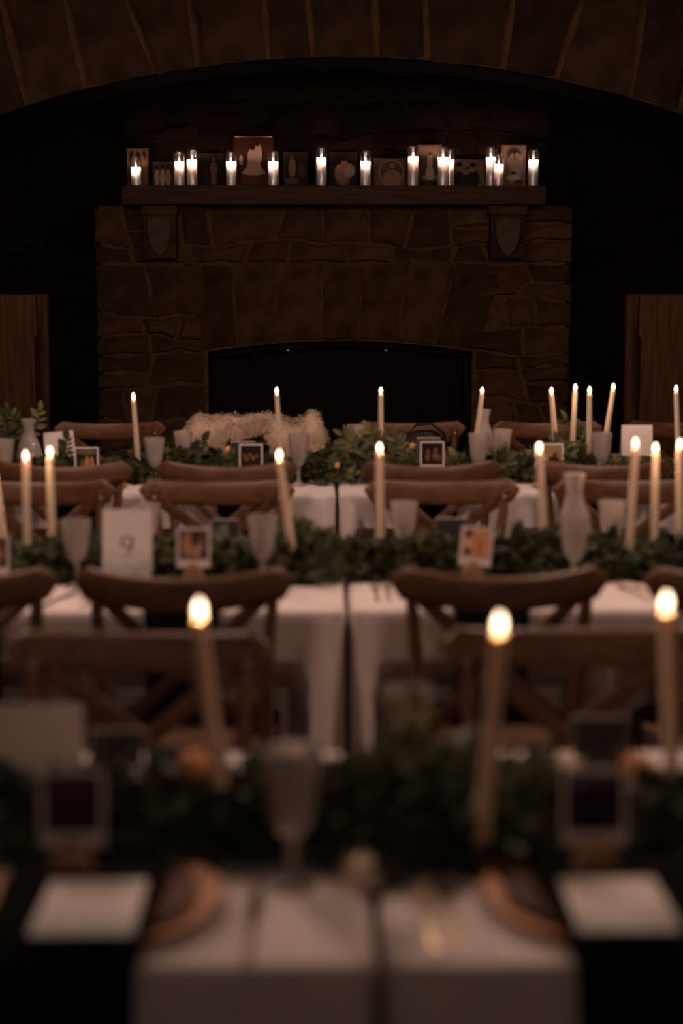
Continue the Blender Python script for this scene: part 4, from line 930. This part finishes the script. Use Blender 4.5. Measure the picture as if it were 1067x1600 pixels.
def garland(x0, x1, yc, label, seed, nbulk, pale=0.0, a=.17, h=.085, bumps=()):
    ext = min(.6, 1.85 - max(abs(x0), abs(x1))); nbulk = int(nbulk * (1 + ext / (x1 - x0)))
    rn = random.Random(seed); t = thing('garland', label, 'garland', ((x0 + x1) / 2, yc, TT)); t['group'] = 'leaf garlands along the tables'; cx = (x0 + x1) / 2
    for k in range(3):
        pts = [(x0 - cx + (x1 - x0) * i / 24, .05 * (k - 1) + .02 * math.sin(i * 1.3 + k * 2), .012 + .012 * (1 + math.sin(i * .9 + k))) for i in range(25)]
        MB().tube(pts, .003, 6).obj('stem', M['stem'], t)
    def mound(x):
        v = 0.62 + 0.55 * noise.noise(Vector((x * 4.0, seed * 3.7, 0))) + .18 * noise.noise(Vector((x * 11, seed, 4)))
        for bx_, bw_, bh_ in bumps: v += bh_ * math.exp(-((x - bx_) / bw_) ** 2)
        return max(.35, v)
    def sample(front, wide=False):
        x = rn.uniform(x0 - ext if x0 < 0 and wide else x0, x1 + ext if x1 > SR + .2 and wide else x1); th = rn.uniform(-1.45, .5) if front else rn.uniform(-1.5, 1.5); r_ = rn.uniform(.75, 1.08) if front else rn.uniform(.25, 1.0); v = mound(x)
        p = Vector((x - cx, a * (.6 + .4 * v) * r_ * math.sin(th), .006 + h * v * r_ * math.cos(th)))
        d = Vector((rn.uniform(-1, 1), math.sin(th) * .9 + rn.uniform(-.6, .3), math.cos(th) * .6 + rn.uniform(-.5, .5)))
        if p.z < .02 and d.z < 0: d.z = abs(d.z) * .3
        nrm = Vector((0, math.sin(th) - .35, math.cos(th)))
        tip = p + d.normalized() * .055
        if tip.z < .014: d.z += .5 + (.02 - tip.z) * 12
        return p, d, nrm
    for k in range(290):
        p, d, nrm = sample(True); p.z += .006; src = rn.choice(LEAF_PALE) if rn.random() < pale else rn.choice(LEAVES)
        o = link('leaf', src, t); o.matrix_local = Matrix.Translation(p) @ leaf_rot(d, rn, nrm) @ Matrix.Scale(rn.uniform(.75, 1.25), 4)
    vs, fs, mi = [], [], []; proto_ = [(l, [v.co.copy() for v in l.vertices], [tuple(q.vertices) for q in l.polygons]) for l in LEAVES[:2]]
    m = MB()
    for k in range(nbulk):
        p, d, nrm = sample(rn.random() < .5, True); j = rn.randrange(2); l, V, Fc = proto_[j]
        mt = Matrix.Translation(p) @ leaf_rot(d, rn, nrm) @ Matrix.Scale(rn.uniform(.7, 1.15), 4)
        m.add([mt @ v for v in V], Fc, j)
    o = m.obj('foliage', [M['leaf_dark'], M['leaf_mid']], t, 180); o['kind'] = 'stuff'
    return t
def sprig(base, tip, n, label, seed, leafset, size=1.0, group='loose sprigs'):
    """one leafy twig rising out of the garland"""
    rn = random.Random(seed); base, tip = Vector(base), Vector(tip); t = thing('leafy_sprig', label, 'sprig', base); t['group'] = group; ax = tip - base
    bend = Vector((ax.z * .12, 0, 0)); P = lambda u: ax * u + bend * math.sin(u * PI)
    MB().tube([P(i / 8) for i in range(9)], [.0022 - .0014 * i / 8 for i in range(9)], 6).obj('stem', M['stem'], t)
    for k in range(n):
        u = .15 + .85 * k / max(1, n - 1); s_ = 1 if k % 2 else -1; tn = (P(min(1, u + .05)) - P(u - .05)).normalized(); side = tn.cross(Vector((0, -1, rn.uniform(-.4, .4)))).normalized() * s_
        d = side * .8 + tn * .7 + Vector((0, rn.uniform(-.3, .3), 0))
        if k == n - 1: d = tn
        o = link('leaf', rn.choice(leafset), t); o.matrix_local = Matrix.Translation(P(u)) @ leaf_rot(d, rn, Vector((0, -1, .5))) @ Matrix.Scale(size * rn.uniform(.8, 1.1), 4)
    return t
SL, SR = SEAM - .01, SEAM + .01
garland(-.62, SL, YC[0], 'blurred leafy garland lying along the front table, left of the seam', 1, 1500, .05, a=.15, h=.07, bumps=[(-.02, .1, .15)])
garland(SR, .70, YC[0], 'blurred leafy garland lying along the front table, right of the seam', 2, 1500, .08, a=.15, h=.07, bumps=[(.12, .1, .3)])
garland(-1.1, SL, YC[1] + .03, 'leafy garland along the middle table, left of the seam', 3, 2300, .06, a=.145, bumps=[(SEAM - .12, .1, .5)])
garland(SR, 1.15, YC[1] + .03, 'leafy garland along the middle table, right of the seam', 4, 2300, .06, a=.145, bumps=[(.55, .2, .15)])
garland(-1.5, SL, YC[2], 'leafy garland along the back table, left of the seam', 5, 2200, .05, bumps=[(SEAM - .05, .1, .45), (-1.05, .12, .4), (-.62, .1, .3)])
garland(SR, 1.55, YC[2], 'paler leafy garland along the back table, right of the seam', 6, 2200, .35, bumps=[(SEAM + .08, .14, .75), (.55, .15, .2), (.98, .1, .7)])
# loose sprigs
def sp(bp, tp, Y, n, label, seed, leafset=LEAVES, size=1.0):
    sprig(atY(*bp, Y), atY(*tp, Y), n, label, seed, leafset, size)
sp((38, 690), (62, 643), 6.25, 9, 'pale leafy sprig rising out of the left carafe', 51, LEAF_PALE, .75)
sp((20, 700), (14, 640), 6.3, 12, 'dark leafy sprig left of the left carafe', 52, LEAVES, 1.0)
sp((4, 700), (2, 648), 6.28, 10, 'dark leafy sprig at the left picture edge', 53, LEAVES, 1.0)
sp((96, 716), (104, 688), 6.1, 9, 'dark sprig before the tilted blank card', 54, LEAVES, .9)
sp((290, 715), (316, 690), 6.05, 11, 'dark sprig before the left lobe of the sheepskin', 55, LEAVES, .8)
sp((640, 1240), (604, 1110), 2.28, 9, 'tall pale blurred sprig right of the front seam', 56, LEAF_PALE, .8)
sp((665, 1240), (660, 1115), 2.30, 9, 'second tall pale blurred sprig right of the front seam', 57, LEAF_PALE, .75)
sp((885, 715), (885, 660), 6.3, 12, 'dark sprig rising among the four clustered tapers', 58, LEAVES, 1.1)
sp((905, 712), (908, 672), 6.3, 10, 'second dark sprig among the clustered tapers', 59, LEAVES, 1.0)
sp((560, 715), (536, 682), 6.1, 9, 'broad pale sprig at the seam of the back table', 60, LEAF_PALE, 1.1)
sp((585, 715), (578, 672), 6.12, 10, 'broad pale sprig left of the firebox taper', 61, LEAF_PALE, 1.1)
sp((612, 715), (618, 684), 6.1, 9, 'pale sprig right of the firebox taper', 62, LEAF_PALE, 1.0)
sp((540, 905), (500, 880), 4.0, 9, 'dark sprig spilling towards the middle table seam from the left', 63, LEAVES, 1.1)
sp((545, 1400), (600, 1370), 1.98, 8, 'blurred sprig lying near the seam, front table', 64, LEAVES, .9)
# rosebuds
def bud(px, py, Y, r, label, m):
    P = atY(px, py, Y); t = thing('rosebud', label, 'flower', (P.x, Y, P.z)); t['group'] = 'rosebuds in the greenery'
    MB().lathe([(0, -r), (r * .55, -r * .8), (r * .92, -r * .1), (r * .8, r * .6), (r * .45, r * 1.05), (r * .3, r * .95), (0, r * .7)], 16, facet=lambda th, z: 1 + .06 * math.sin(3 * th + z * 60)).obj('bud', m, t, 60)
    for k in range(5):
        a = 2 * PI * k / 5 + .3; vs = []
        for j in range(5):
            v = -.8 + 1.7 * j / 4; wv = .55 * math.sin(PI * (j + .7) / 5.4)
            for q in (-1, 0, 1): rr = r * (1.0 + .12 * (v + .8) * (1 if j > 2 else .4)) * (.75 + .25 * math.cos(v)); vs.append((rr * math.cos(a + q * wv), rr * math.sin(a + q * wv), v * r))
        fs = [(3 * j + q, 3 * j + q + 1, 3 * j + q + 4, 3 * j + q + 3) for j in range(4) for q in range(2)]
        mm = MB(); mm.add(vs, fs); mm.obj('petal', m, t, 180)
    MB().tube([(0, 0, -r * .9), (r * .2, r * .4, -r * 2.2), (r * .3, r * .8, min(-r * 2.6, TT + .004 - P.z))], .0018, 6).obj('stem', M['stem'], t)
    t.rotation_euler = (.25, .15, 0)
bud(306, 1200, 2.20, .023, 'blurred peach rosebud right of the slate-blue card, front table', M['bud'])
bud(992, 1202, 2.20, .021, 'blurred peach rosebud right of the right black photo back', M['bud'])
bud(884, 1200, 2.20, .018, 'blurred ivory rosebud left of the right black photo back', M['whitebud'])
bud(566, 1368, 1.99, .026, 'blurred ivory rose lying at the seam of the front table', M['whitebud'])
bud(644, 697, 6.0, .011, 'small peach rosebud left of the gold-edged dark photo', M['bud'])
bud(527, 727, 5.95, .010, 'tiny peach rosebud in the greenery at the back seam', M['bud'])
bud(356, 704, 6.42, .016, 'orange rosebud under the arch of the sheepskin', M['bud'])
# ================================================================== ADDED PENDANT LAMPS (overhead, out of frame, put in as fill light)
for i, (x, y, z, wt) in enumerate(ADDED_PENDANTS):
    t = thing('added_pendant_lamp', ('added pendant lamp before the middle table, left', 'added pendant lamp before the middle table, right', 'added pendant lamp before the back table, left', 'added pendant lamp before the back table, right', 'added pendant lamp behind the front table')[i], 'lamp', (x, y, 0)); t['group'] = 'added pendant lamps'
    MB().lathe([(.05, z + .22), (.055, z + .2), (.20, z - .02), (.198, z - .02), (.05, z + .198)], 28).obj('lamp_shade', M['shade'], t, 40)
    MB().tube([(0, 0, z + .2), (0, 0, CEIL)], .004, 6).obj('cord', M['iron'], t)
    l = bpy.data.lights.new('added_fill_light', 'POINT'); l.energy = wt; l.color = ADDED_PEND_COL; l.shadow_soft_size = 0.16
    o = bpy.data.objects.new('added_fill_light', l); COL.objects.link(o); o.parent = t; o.location = (0, 0, z - .06)
